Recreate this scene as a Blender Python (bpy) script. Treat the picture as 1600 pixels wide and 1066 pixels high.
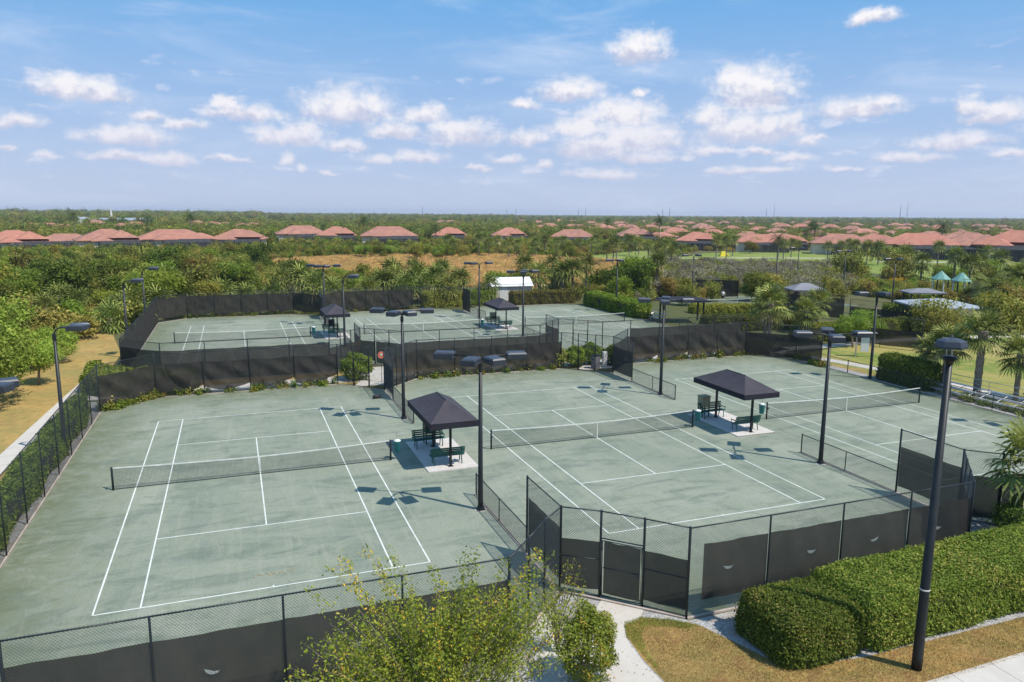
import bpy, math, random
import numpy as np
from mathutils import Matrix, Vector

for o in list(bpy.data.objects):
    bpy.data.objects.remove(o)
scene = bpy.context.scene
COL = scene.collection
R = math.radians
rnd = random.Random(11)

# ------------------------------------------------------------------ camera
CAM_H, CAM_F, CAM_PITCH, CAM_ROLL, CAM_YAW = 12.63, 1164.0, 0.1684, 0.00668, 0.35854
FWD = Vector((math.sin(CAM_YAW) * math.cos(CAM_PITCH), math.cos(CAM_YAW) * math.cos(CAM_PITCH), -math.sin(CAM_PITCH)))
_r = Vector((math.cos(CAM_YAW), -math.sin(CAM_YAW), 0))
_u = _r.cross(FWD)
RT = _r * math.cos(CAM_ROLL) + _u * math.sin(CAM_ROLL)
UP = -_r * math.sin(CAM_ROLL) + _u * math.cos(CAM_ROLL)
cam_data = bpy.data.cameras.new('camera')
cam_data.sensor_width = 36.0
cam_data.lens = CAM_F / 1600 * 36
cam_data.clip_start = 0.1
cam_data.clip_end = 20000
cam = bpy.data.objects.new('camera', cam_data)
COL.objects.link(cam)
cam.matrix_world = Matrix(((RT.x, UP.x, -FWD.x, 0), (RT.y, UP.y, -FWD.y, 0), (RT.z, UP.z, -FWD.z, CAM_H), (0, 0, 0, 1)))
scene.camera = cam


def ray(px, py):
    """direction from the camera through a photo pixel (used to survey far positions)"""
    return FWD + RT * ((px - 800) / CAM_F) - UP * ((py - 533) / CAM_F)


def at(px, py, z=0.0):
    d = ray(px, py)
    t = (z - CAM_H) / d.z
    return (d.x * t, d.y * t)


def at_dist(px, dist):
    d = ray(px, 340)
    k = dist / math.hypot(d.x, d.y)
    return (d.x * k, d.y * k)


# ------------------------------------------------------------------ view and sun
scene.view_settings.view_transform = 'Standard'
scene.view_settings.look = 'None'
scene.view_settings.gamma = 1.0
scene.view_settings.use_curve_mapping = False
scene.view_settings.exposure = 0.17
SUN_EL, SUN_AZ = 57.0, 138.5
sd = Vector((math.sin(R(SUN_AZ)) * math.cos(R(SUN_EL)), math.cos(R(SUN_AZ)) * math.cos(R(SUN_EL)), math.sin(R(SUN_EL))))
sl = bpy.data.lights.new('sun', 'SUN')
sl.energy = 5.0
sl.angle = R(0.5)
sl.color = (1.0, 0.94, 0.84)
sun = bpy.data.objects.new('sun', sl)
COL.objects.link(sun)
sun.location = (0, 0, 60)
sun.rotation_euler = sd.to_track_quat('Z', 'Y').to_euler()

# ------------------------------------------------------------------ world: sky texture and clouds
world = bpy.data.worlds.new('World')
scene.world = world
world.use_nodes = True
WN = world.node_tree
WN.nodes.clear()


class NT:
    """tiny helper for building node graphs"""
    def __init__(s, tree):
        s.t = tree

    def n(s, typ, **kw):
        nd = s.t.nodes.new(typ)
        ins = kw.pop('ins', {})
        for k, v in kw.items():
            setattr(nd, k, v)
        for k, v in ins.items():
            s.put(nd.inputs[k], v)
        return nd

    def put(s, sock, v):
        if isinstance(v, bpy.types.NodeSocket):
            s.t.links.new(v, sock)
        elif isinstance(v, bpy.types.Node):
            s.t.links.new(v.outputs[0], sock)
        else:
            sock.default_value = v

    def m(s, op, a, b=0.0, c=None, clamp=False):
        nd = s.t.nodes.new('ShaderNodeMath')
        nd.operation = op
        nd.use_clamp = clamp
        s.put(nd.inputs[0], a)
        s.put(nd.inputs[1], b)
        if c is not None:
            s.put(nd.inputs[2], c)
        return nd.outputs[0]

    def v(s, op, a, b=(0, 0, 0)):
        nd = s.t.nodes.new('ShaderNodeVectorMath')
        nd.operation = op
        s.put(nd.inputs[0], a)
        s.put(nd.inputs[1], b)
        return nd.outputs['Value'] if op in ('LENGTH', 'DOT_PRODUCT') else nd.outputs[0]

    def noise(s, vec, scale, detail=3, rough=0.55, dist=0.0):
        nd = s.n('ShaderNodeTexNoise', ins={'Scale': scale, 'Detail': detail, 'Roughness': rough, 'Distortion': dist})
        if vec is not None:
            s.put(nd.inputs['Vector'], vec)
        return nd.outputs['Fac']

    def mix(s, f, a, b, mode='MIX'):
        nd = s.t.nodes.new('ShaderNodeMix')
        nd.data_type = 'RGBA'
        nd.blend_type = mode
        s.put(nd.inputs[0], f)
        s.put(nd.inputs[6], a if not isinstance(a, tuple) else (*a[:3], 1))
        s.put(nd.inputs[7], b if not isinstance(b, tuple) else (*b[:3], 1))
        return nd.outputs[2]

    def ramp(s, f, lo, hi, a=0.0, b=1.0, smooth=False):
        nd = s.n('ShaderNodeMapRange', ins={0: f, 1: lo, 2: hi, 3: a, 4: b})
        if smooth:
            nd.interpolation_type = 'SMOOTHSTEP'
        return nd.outputs[0]


w = NT(WN)
sky = w.n('ShaderNodeTexSky', sky_type='NISHITA', sun_disc=False)
sky.sun_elevation = R(SUN_EL)
sky.sun_rotation = R(SUN_AZ)
sky.altitude = 0
sky.air_density = 1.0
sky.dust_density = 0.6
sky.ozone_density = 1.5
tc = w.n('ShaderNodeTexCoord')
sp = w.n('ShaderNodeSeparateXYZ', ins={0: tc.outputs['Generated']})
az = w.m('ARCTAN2', sp.outputs[0], sp.outputs[1])
el = w.m('ARCSINE', sp.outputs[2])
ae = w.n('ShaderNodeCombineXYZ', ins={0: az, 1: el}).outputs[0]
# a slow warp gives the puffs their ragged outline
wn1 = w.n('ShaderNodeTexNoise', ins={'Vector': ae, 'Scale': 34.0, 'Detail': 5.0, 'Roughness': 0.6})
wv = w.v('SUBTRACT', wn1.outputs['Color'], (0.5, 0.5, 0.5))
aew = w.v('ADD', ae, w.v('MULTIPLY', wv, (0.035, 0.022, 0)))
CLOUDS = [(122, 133, 62, 20), (25, 186, 32, 12), (203, 207, 64, 18), (232, 180, 20, 9), (285, 190, 34, 9), (545, 160, 72, 36), (352, 160, 20, 13), (382, 172, 56, 17),
          (455, 206, 56, 22), (622, 202, 48, 16), (668, 175, 34, 20), (725, 202, 62, 24), (268, 246, 34, 14), (190, 240, 52, 9), (357, 247, 30, 6),
          (449, 248, 12, 11), (470, 263, 11, 7), (602, 246, 24, 9), (655, 243, 42, 12), (540, 226, 34, 11), (512, 268, 14, 5), (745, 262, 22, 6), (785, 246, 30, 8),
          (1000, 70, 46, 28), (980, 78, 28, 14), (890, 137, 52, 20), (818, 160, 24, 9), (972, 170, 62, 27), (1002, 140, 14, 8), (905, 195, 46, 22), (985, 208, 88, 34), (930, 222, 70, 26), (1000, 243, 74, 11),
          (825, 212, 30, 18), (945, 270, 62, 11), (850, 257, 14, 8), (1180, 132, 62, 42), (1155, 112, 30, 22), (1110, 178, 32, 20), (1170, 195, 84, 28), (1235, 190, 22, 26), (1110, 232, 32, 8),
          (1190, 235, 22, 8), (1257, 220, 20, 10), (1240, 245, 26, 8), (1125, 266, 24, 6), (1340, 168, 60, 16), (1372, 158, 26, 12), (1360, 24, 36, 13), (1345, 30, 20, 8), (1562, 170, 42, 18),
          (1517, 160, 22, 13), (1490, 216, 58, 14), (1417, 243, 44, 11), (1585, 238, 34, 8), (1180, 263, 60, 7), (1275, 215, 16, 6), (10, 228, 10, 6), (70, 243, 16, 7),
          (1320, 260, 30, 5), (1700, 190, 60, 22), (-90, 170, 60, 20), (1680, 90, 40, 20), (-120, 240, 60, 12)]
M = None
WS = None
HS = None
for (cx, cy, hw, hh) in CLOUDS:
    d = ray(cx, cy)
    d.normalize()
    ca, ce = math.atan2(d.x, d.y), math.asin(d.z)
    sx, sy = hw / CAM_F * 1.42, hh / CAM_F * 1.55
    q = w.v('MULTIPLY', w.v('SUBTRACT', aew, (ca, ce - sy * 0.3, 0)), (1 / sx, 1 / sy, 0))
    s_ = w.n('ShaderNodeSeparateXYZ', ins={0: q})
    yy = w.m('MAXIMUM', s_.outputs[1], w.m('MULTIPLY', s_.outputs[1], -2.1))
    dd = w.m('SQRT', w.m('ADD', w.m('MULTIPLY', s_.outputs[0], s_.outputs[0]), w.m('MULTIPLY', yy, yy)))
    f = w.m('SUBTRACT', 1.0, dd)
    fp = w.m('MAXIMUM', f, 0.0)
    h_ = w.m('MULTIPLY', fp, s_.outputs[1])
    if M is None:
        M, WS, HS = f, fp, h_
    else:
        M, WS, HS = w.m('MAXIMUM', M, f), w.m('ADD', WS, fp), w.m('ADD', HS, h_)
fb = w.noise(ae, 52.0, 6, 0.58)
fb2 = w.noise(w.v('MULTIPLY', ae, (1, 2.2, 1)), 26.0, 5, 0.6)
dens = w.m('ADD', M, w.m('MULTIPLY', w.m('SUBTRACT', fb, 0.5), 0.85))
dens = w.m('ADD', dens, w.m('MULTIPLY', w.m('SUBTRACT', fb2, 0.5), 0.7))
alpha = w.ramp(w.m('SUBTRACT', dens, w.ramp(w.m('DIVIDE', HS, w.m('MAXIMUM', WS, 0.02)), -0.5, 0.3, 0.10, 0.0)), 0.0, 0.74, 0, 0.95, True)
hloc = w.m('DIVIDE', HS, w.m('MAXIMUM', WS, 0.02))
lit = w.m('ADD', hloc, w.m('MULTIPLY', w.m('SUBTRACT', fb, 0.5), 1.3))
lit = w.ramp(lit, -0.22, 0.32, 0, 1, True)
lowhaze = w.ramp(el, 0.0, 0.19, 1, 0, True)
ccol = w.mix(lit, (0.52, 0.54, 0.68), (0.89, 0.865, 0.875))
ccol = w.mix(w.m('MULTIPLY', lowhaze, 0.75), ccol, (0.60, 0.62, 0.76))
# thin veils and small low puffs
veil_n = w.noise(w.v('MULTIPLY', ae, (1, 5.0, 1)), 3.3, 6, 0.62, 0.6)
veil = w.ramp(veil_n, 0.45, 0.80, 0, 0.45, True)
puff_n = w.noise(w.v('MULTIPLY', ae, (1, 2.6, 1)), 22.0, 5, 0.55)
puff = w.m('MULTIPLY', w.ramp(puff_n, 0.56, 0.72, 0, 0.5, True), w.m('MULTIPLY', w.ramp(el, 0.015, 0.06, 0, 1, True), w.ramp(el, 0.12, 0.24, 1, 0, True)))
skyc = w.v('MULTIPLY', sky.outputs[0], (0.092, 0.092, 0.092))
grade = w.ramp(el, 0.0, 0.25, 0, 1, False)
tint = w.mix(grade, (0.50, 0.57, 0.76), (0.160, 0.405, 0.76))
skyc = w.mix(0.88, skyc, tint)
skyc = w.mix(veil, skyc, (0.72, 0.78, 0.9))
skyc = w.mix(puff, skyc, (0.78, 0.77, 0.86))
skyc = w.mix(alpha, skyc, ccol)
bg = w.n('ShaderNodeBackground', ins={0: skyc, 1: 1.0})
wo = w.n('ShaderNodeOutputWorld', ins={0: bg.outputs[0]})

# ------------------------------------------------------------------ materials
MATS = {}


def mat(name, fn):
    if name in MATS:
        return MATS[name]
    m_ = bpy.data.materials.new(name)
    m_.use_nodes = True
    m_.node_tree.nodes.clear()
    t = NT(m_.node_tree)
    out = t.n('ShaderNodeOutputMaterial')
    sh = fn(t)
    t.t.links.new(sh, out.inputs[0])
    MATS[name] = m_
    return m_


def princ(t, col, rough=0.6, metal=0.0, bump=None, spec=0.5, bstr=0.3, bdist=0.02):
    p = t.n('ShaderNodeBsdfPrincipled')
    t.put(p.inputs['Base Color'], col if not isinstance(col, tuple) else (*col[:3], 1))
    t.put(p.inputs['Roughness'], rough)
    p.inputs['Metallic'].default_value = metal
    p.inputs['Specular IOR Level'].default_value = spec
    if bump is not None:
        b = t.n('ShaderNodeBump', ins={'Strength': bstr, 'Distance': bdist, 'Height': bump})
        t.put(p.inputs['Normal'], b.outputs[0])
    return p.outputs[0]


def pos(t):
    return t.n('ShaderNodeNewGeometry').outputs['Position']


def worn(name, c1, c2, scale=3.0, rough=0.7, metal=0.0, spec=0.4, bump=0.0, coords='pos'):
    def fn(t):
        v = pos(t) if coords == 'pos' else t.n('ShaderNodeTexCoord').outputs['Object']
        a = t.noise(v, scale, 5, 0.6)
        c = t.mix(t.ramp(a, 0.3, 0.7), c1, c2)
        return princ(t, c, rough, metal, a if bump else None, spec, bump)
    return mat(name, fn)


def m_court(t):
    v = pos(t)
    n1 = t.noise(t.v('MULTIPLY', v, (1.0, 0.5, 1)), 0.17, 6, 0.62, 0.9)
    n2 = t.noise(v, 1.0, 7, 0.72, 0.7)
    n3 = t.noise(v, 13.0, 5, 0.78)
    n4 = t.noise(t.v('MULTIPLY', v, (2.6, 0.30, 1)), 0.7, 5, 0.65, 1.4)
    n5 = t.noise(t.v('MULTIPLY', v, (0.5, 1.6, 1)), 0.5, 6, 0.7, 1.0)
    c = t.mix(t.ramp(n1, 0.32, 0.68), (0.140, 0.173, 0.139), (0.276, 0.287, 0.237))
    c = t.mix(t.ramp(n2, 0.36, 0.64, 0, 0.65), c, (0.218, 0.247, 0.171))
    c = t.mix(t.ramp(n5, 0.50, 0.64, 0, 0.68), c, (0.099, 0.132, 0.104))
    c = t.mix(t.ramp(n4, 0.50, 0.72, 0, 0.42), c, (0.319, 0.309, 0.244))
    c = t.mix(t.ramp(n3, 0.48, 0.72, 0, 0.60), c, (0.089, 0.119, 0.097))
    c = t.mix(t.ramp(t.noise(v, 0.55, 6, 0.75, 1.2), 0.55, 0.70, 0, 0.60), c, (0.097, 0.132, 0.102))
    c = t.mix(t.ramp(t.noise(v, 38.0, 3, 0.75), 0.48, 0.72, 0, 0.45), c, (0.345, 0.359, 0.295))
    # moss creeping in along the court margins (a stain fixed to the surface)
    s = t.n('ShaderNodeSeparateXYZ', ins={0: v})
    ex = t.m('ABSOLUTE', t.m('SUBTRACT', s.outputs[0], 19.1))
    far_row = t.m('GREATER_THAN', s.outputs[1], 57.7)
    yc = t.m('ADD', 36.95, t.m('MULTIPLY', far_row, 41.5))
    ey = t.m('ABSOLUTE', t.m('SUBTRACT', s.outputs[1], yc))
    edge = t.m('MAXIMUM', t.ramp(ex, 23.0, 27.2, 0, 1), t.ramp(ey, 14.0, 18.2, 0, 1))
    ed = t.m('MULTIPLY', edge, t.ramp(n2, 0.3, 0.6, 0.15, 1))
    c = t.mix(t.m('MULTIPLY', ed, 0.8), c, (0.099, 0.117, 0.063))
    return princ(t, c, 0.95, 0, n3, 0.15, 0.45, 0.012)


def m_ground(t):
    v = pos(t)
    n1 = t.noise(v, 0.02, 6, 0.6)
    n2 = t.noise(v, 0.3, 6, 0.7)
    n3 = t.noise(v, 3.0, 4, 0.7)
    c = t.mix(t.ramp(n1, 0.35, 0.65), (0.075, 0.085, 0.032), (0.13, 0.115, 0.055))
    c = t.mix(t.ramp(n2, 0.35, 0.7), c, (0.05, 0.068, 0.022))
    c = t.mix(t.ramp(n3, 0.45, 0.75, 0, 0.6), c, (0.17, 0.14, 0.075))
    return princ(t, c, 0.95, 0, n3, 0.1, 0.5, 0.05)


def m_drygrass(t):
    v = pos(t)
    n1 = t.noise(v, 0.30, 6, 0.7, 0.6)
    n2 = t.noise(v, 1.7, 6, 0.75)
    n3 = t.noise(v, 16.0, 5, 0.8)
    c = t.mix(t.ramp(n1, 0.38, 0.62), (0.40, 0.255, 0.085), (0.26, 0.205, 0.070))
    c = t.mix(t.ramp(n2, 0.46, 0.66, 0, 0.8), c, (0.155, 0.155, 0.042))
    c = t.mix(t.ramp(t.noise(v, 0.75, 5, 0.7, 1.0), 0.53, 0.66, 0, 0.7), c, (0.25, 0.135, 0.062))
    c = t.mix(t.ramp(n3, 0.50, 0.72, 0, 0.75), c, (0.48, 0.345, 0.17))
    c = t.mix(t.ramp(t.noise(v, 5.0, 5, 0.75), 0.55, 0.72, 0, 0.6), c, (0.11, 0.085, 0.03))
    return princ(t, c, 0.95, 0, n3, 0.1, 0.8, 0.03)


def m_lawn(t):
    v = pos(t)
    n1 = t.noise(v, 0.12, 5, 0.65, 0.6)
    n2 = t.noise(v, 1.3, 5, 0.7)
    n3 = t.noise(v, 9.0, 4, 0.75)
    c = t.mix(t.ramp(n1, 0.38, 0.62), (0.11, 0.175, 0.03), (0.30, 0.26, 0.085))
    c = t.mix(t.ramp(n2, 0.44, 0.64, 0, 0.75), c, (0.34, 0.26, 0.095))
    c = t.mix(t.ramp(n3, 0.48, 0.70, 0, 0.6), c, (0.075, 0.115, 0.025))
    return princ(t, c, 0.95, 0, n3, 0.1, 0.6, 0.03)


def m_golf(t):
    v = pos(t)
    n1 = t.noise(v, 0.03, 5, 0.6, 0.6)
    n3 = t.noise(v, 0.8, 4, 0.7)
    c = t.mix(t.ramp(n1, 0.35, 0.65), (0.13, 0.19, 0.03), (0.22, 0.24, 0.07))
    c = t.mix(t.ramp(n3, 0.45, 0.75, 0, 0.5), c, (0.16, 0.18, 0.055))
    return princ(t, c, 0.95, 0, None, 0.1)


def m_straw(t):
    v = pos(t)
    n1 = t.noise(v, 0.05, 5, 0.65, 0.8)
    n2 = t.noise(v, 0.5, 5, 0.7)
    n3 = t.noise(v, 5.0, 4, 0.75)
    c = t.mix(t.ramp(n1, 0.35, 0.65), (0.46, 0.29, 0.11), (0.36, 0.27, 0.10))
    c = t.mix(t.ramp(n2, 0.4, 0.7, 0, 0.5), c, (0.46, 0.29, 0.13))
    c = t.mix(t.ramp(n3, 0.5, 0.75, 0, 0.5), c, (0.17, 0.14, 0.045))
    return princ(t, c, 0.95, 0, n3, 0.1, 0.5, 0.05)


def m_gravel(t):
    v = pos(t)
    vo = t.n('ShaderNodeTexVoronoi', ins={'Vector': v, 'Scale': 22.0})
    n = t.noise(v, 1.4, 5, 0.7)
    c = t.mix(t.n('ShaderNodeSeparateColor', ins={0: vo.outputs['Color']}).outputs[0], (0.20, 0.20, 0.195), (0.42, 0.41, 0.40))
    c = t.mix(t.ramp(n, 0.5, 0.7, 0, 0.6), c, (0.26, 0.17, 0.10))
    return princ(t, c, 0.9, 0, vo.outputs['Distance'], 0.2, 0.6, 0.02)


def m_concrete(t):
    v = pos(t)
    n1 = t.noise(v, 0.8, 6, 0.7, 0.5)
    n3 = t.noise(v, 25.0, 3, 0.7)
    c = t.mix(t.ramp(n1, 0.35, 0.7), (0.50, 0.465, 0.42), (0.42, 0.385, 0.345))
    c = t.mix(t.ramp(n3, 0.5, 0.8, 0, 0.35), c, (0.32, 0.29, 0.255))
    return princ(t, c, 0.85, 0, n3, 0.25, 0.2, 0.005)


def m_paver(t):
    v = pos(t)
    br = t.n('ShaderNodeTexBrick', ins={'Vector': v, 'Scale': 1.0, 'Mortar Size': 0.008, 'Brick Width': 0.21, 'Row Height': 0.105,
                                        'Color1': (0.53, 0.50, 0.47, 1), 'Color2': (0.60, 0.57, 0.54, 1), 'Mortar': (0.22, 0.2, 0.18, 1)})
    c = t.mix(t.ramp(t.noise(v, 3.0, 4, 0.6), 0.4, 0.7, 0, 0.35), br.outputs['Color'], (0.45, 0.40, 0.36))
    return princ(t, c, 0.85, 0, br.outputs['Fac'], 0.25, -0.3, 0.01)


def m_roof(t):
    oi = t.n('ShaderNodeObjectInfo').outputs['Random']
    v = pos(t)
    s = t.n('ShaderNodeSeparateXYZ', ins={0: v})
    rows = t.m('FRACT', t.m('MULTIPLY', s.outputs[2], 6.0))
    n = t.noise(v, 0.5, 4, 0.6)
    n2 = t.noise(v, 3.5, 4, 0.7)
    c = t.mix(oi, (0.37, 0.145, 0.105), (0.26, 0.135, 0.105))
    c = t.mix(t.ramp(n, 0.35, 0.7, 0, 0.55), c, (0.50, 0.24, 0.15))
    c = t.mix(t.ramp(n2, 0.5, 0.8, 0, 0.6), c, (0.24, 0.085, 0.06))
    c = t.mix(t.m('MULTIPLY', t.ramp(rows, 0.0, 0.25, 1, 0), 0.35), c, (0.17, 0.06, 0.045))
    return princ(t, c, 0.8, 0, rows, 0.3, 0.4, 0.03)


def m_screen(t):
    v = pos(t)
    n = t.noise(v, 1.3, 4, 0.6, 0.5)
    n2 = t.noise(v, 60.0, 2, 0.5)
    c = t.mix(t.ramp(n, 0.35, 0.7), (0.034, 0.031, 0.028), (0.056, 0.049, 0.043))
    c = t.mix(t.ramp(n2, 0.4, 0.7, 0, 0.3), c, (0.03, 0.03, 0.03))
    a = princ(t, c, 0.85, 0, None, 0.15)
    tr = t.n('ShaderNodeBsdfTransparent', ins={0: (1, 1, 1, 1)})
    mx = t.n('ShaderNodeMixShader', ins={0: 0.09, 1: a, 2: tr.outputs[0]})
    return mx.outputs[0]


def m_cage(t):
    a = princ(t, (0.05, 0.05, 0.055), 0.8, 0, None, 0.2)
    tr = t.n('ShaderNodeBsdfTransparent', ins={0: (1, 1, 1, 1)})
    return t.n('ShaderNodeMixShader', ins={0: 0.22, 1: a, 2: tr.outputs[0]}).outputs[0]


def leafmat(name, c1, c2, c3, trans=0.28, warm=None, dead=0.0):
    """leaf colour from the per-leaf 'tint' attribute and a per-plant random"""
    def fn(t):
        at_ = t.n('ShaderNodeAttribute', attribute_name='tint').outputs['Fac']
        oi = t.n('ShaderNodeObjectInfo').outputs['Random']
        c = t.mix(t.ramp(at_, 0.0, 0.65), c1, c2)
        c = t.mix(t.ramp(at_, 0.72, 1.0, 0, 1), c, c3)
        if warm:
            c = t.mix(t.ramp(oi, 0.45, 1.0, 0, 0.75), c, t.mix(at_, tuple(x * 0.6 for x in warm), warm))
        hs = t.n('ShaderNodeHueSaturation', ins={'Hue': t.ramp(t.m('FRACT', t.m('MULTIPLY', oi, 7.31)), 0, 1, 0.472, 0.503),
                                                 'Value': t.ramp(t.m('FRACT', t.m('MULTIPLY', oi, 13.7)), 0, 1, 0.78, 1.40), 'Color': c})
        d = t.n('ShaderNodeBsdfPrincipled', ins={'Base Color': hs.outputs[0], 'Roughness': 0.6, 'Specular IOR Level': 0.12})
        tl = t.n('ShaderNodeBsdfTranslucent', ins={0: t.mix(1.0, hs.outputs[0], (1.0, 1.0, 0.5), 'MULTIPLY')})
        return t.n('ShaderNodeMixShader', ins={0: trans, 1: d.outputs[0], 2: tl.outputs[0]}).outputs[0]
    return mat(name, fn)


MC = mat('clay court', m_court)
MGR = mat('scrub ground', m_ground)
MDRY = mat('dry grass', m_drygrass)
MLAWN = mat('lawn', m_lawn)
MGOLF = mat('fairway', m_golf)
MSTRAW = mat('straw field', m_straw)
MGRAV = mat('gravel', m_gravel)
MCON = mat('concrete', m_concrete)
MPAV = mat('pavers', m_paver)
MROOF = mat('roof tiles', m_roof)
MSCR = mat('windscreen', m_screen)
MCAGE = mat('pool cage', m_cage)
MLINE = worn('line tape', (0.68, 0.69, 0.65), (0.46, 0.49, 0.45), 2.0, 0.7)
MPOST = worn('vinyl coated steel', (0.012, 0.019, 0.024), (0.022, 0.03, 0.036), 5.0, 0.42, 0.0, 0.45)
MWIRE = worn('vinyl wire', (0.035, 0.042, 0.044), (0.055, 0.06, 0.06), 5.0, 0.5)
MPOLE = worn('bronze pole paint', (0.010, 0.012, 0.014), (0.018, 0.021, 0.023), 3.0, 0.45, 0.0, 0.35)
MHEAD = worn('lamp housing', (0.02, 0.026, 0.038), (0.035, 0.042, 0.056), 2.0, 0.45, 0.0, 0.6)
MCANO = worn('canopy fabric', (0.04, 0.036, 0.045), (0.056, 0.05, 0.06), 1.5, 0.8, 0.0, 0.25)
MVAL = worn('canopy valance', (0.016, 0.016, 0.024), (0.022, 0.022, 0.03), 2.0, 0.8, 0.0, 0.25)
MBENCH = worn('green bench paint', (0.008, 0.07, 0.05), (0.015, 0.10, 0.075), 4.0, 0.45)
MTEAL = worn('teal plastic', (0.02, 0.16, 0.17), (0.03, 0.2, 0.2), 4.0, 0.5)
MWHITE = worn('white paint', (0.66, 0.66, 0.64), (0.58, 0.58, 0.56), 4.0, 0.5)
MVENT = worn('lit court through vent', (0.42, 0.46, 0.42), (0.55, 0.58, 0.54), 9.0, 0.8)  # tone of the sunlit court behind, painted on the vent crescents
MNET = worn('net cord', (0.012, 0.014, 0.014), (0.02, 0.022, 0.022), 4.0, 0.8)
MEDGE = worn('edging', (0.46, 0.40, 0.34), (0.30, 0.24, 0.20), 1.2, 0.85, bump=0.2)
MBEIGE = worn('beige cabinet', (0.30, 0.27, 0.17), (0.24, 0.21, 0.13), 3.0, 0.6)
MSTUC = worn('stucco', (0.62, 0.52, 0.40), (0.70, 0.60, 0.48), 0.6, 0.85)
MSHED = worn('shed siding', (0.60, 0.50, 0.43), (0.54, 0.45, 0.39), 1.0, 0.8)
MSHEDR = worn('white metal roof', (0.66, 0.66, 0.66), (0.58, 0.58, 0.58), 1.0, 0.4)
MGLASS = worn('dark window', (0.02, 0.026, 0.032), (0.03, 0.036, 0.042), 0.6, 0.15, 0.0, 0.8)
MBARK = worn('grey bark', (0.17, 0.14, 0.10), (0.30, 0.26, 0.20), 9.0, 0.9, bump=0.6)
MPTR = worn('palm trunk', (0.16, 0.12, 0.085), (0.30, 0.25, 0.20), 7.0, 0.9, bump=0.8)
MALU = worn('aluminium', (0.55, 0.56, 0.58), (0.42, 0.43, 0.45), 3.0, 0.35, 0.6)
MGREY = worn('grey shade roof', (0.20, 0.20, 0.22), (0.15, 0.15, 0.17), 1.0, 0.7)
MPOOLR = worn('pale grey roof', (0.36, 0.38, 0.41), (0.24, 0.26, 0.29), 0.9, 0.4)
MCOPPER = worn('green metal roof', (0.10, 0.24, 0.20), (0.14, 0.29, 0.25), 1.5, 0.45)
MORANGE = worn('orange plastic', (0.62, 0.16, 0.09), (0.7, 0.22, 0.13), 5.0, 0.5)
MSKIN = worn('skin', (0.45, 0.26, 0.18), (0.5, 0.3, 0.2), 5.0, 0.6)
MDARKC = worn('dark cloth', (0.02, 0.02, 0.025), (0.03, 0.03, 0.035), 5.0, 0.8)
MYEL = leafmat('yellow flowers', (0.55, 0.36, 0.02), (0.6, 0.45, 0.03), (0.12, 0.18, 0.03))
L_GREEN = leafmat('broad leaves', (0.060, 0.109, 0.013), (0.162, 0.236, 0.027), (0.312, 0.342, 0.054), 0.32, (0.324, 0.283, 0.054))
L_BRIGHT = leafmat('bright leaves', (0.080, 0.145, 0.020), (0.25, 0.36, 0.055), (0.42, 0.46, 0.11), 0.33)
L_DARK = leafmat('dark leaves', (0.033, 0.062, 0.009), (0.094, 0.150, 0.020), (0.188, 0.213, 0.041), 0.25, (0.213, 0.156, 0.036))
L_OLIVE = leafmat('olive scrub leaves', (0.098, 0.121, 0.022), (0.253, 0.265, 0.053), (0.437, 0.380, 0.102), 0.3, (0.368, 0.276, 0.068))
L_GREY = leafmat('dry grey twigs', (0.13, 0.122, 0.085), (0.25, 0.23, 0.17), (0.38, 0.345, 0.26), 0.2, (0.22, 0.22, 0.10))
L_PALM = leafmat('palm blades', (0.060, 0.085, 0.020), (0.205, 0.250, 0.060), (0.55, 0.47, 0.19), 0.14)
L_QUEEN = leafmat('feather palm blades', (0.02, 0.045, 0.012), (0.055, 0.09, 0.022), (0.12, 0.14, 0.05), 0.2)
L_HEDGE = leafmat('hedge leaves', (0.050, 0.090, 0.014), (0.125, 0.200, 0.028), (0.27, 0.27, 0.06), 0.28)
L_SHRUB = leafmat('reddish shrub leaves', (0.065, 0.094, 0.014), (0.169, 0.206, 0.026), (0.416, 0.275, 0.050), 0.28)
L_FRONT = leafmat('foreground leaves', (0.108, 0.163, 0.020), (0.311, 0.375, 0.050), (0.837, 0.525, 0.050), 0.35)
L_GRASS = leafmat('dry blades', (0.17, 0.185, 0.05), (0.46, 0.32, 0.12), (0.72, 0.52, 0.25), 0.3)
L_STRAW = leafmat('straw blades', (0.40, 0.30, 0.11), (0.60, 0.42, 0.17), (0.72, 0.56, 0.28), 0.35)

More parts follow.
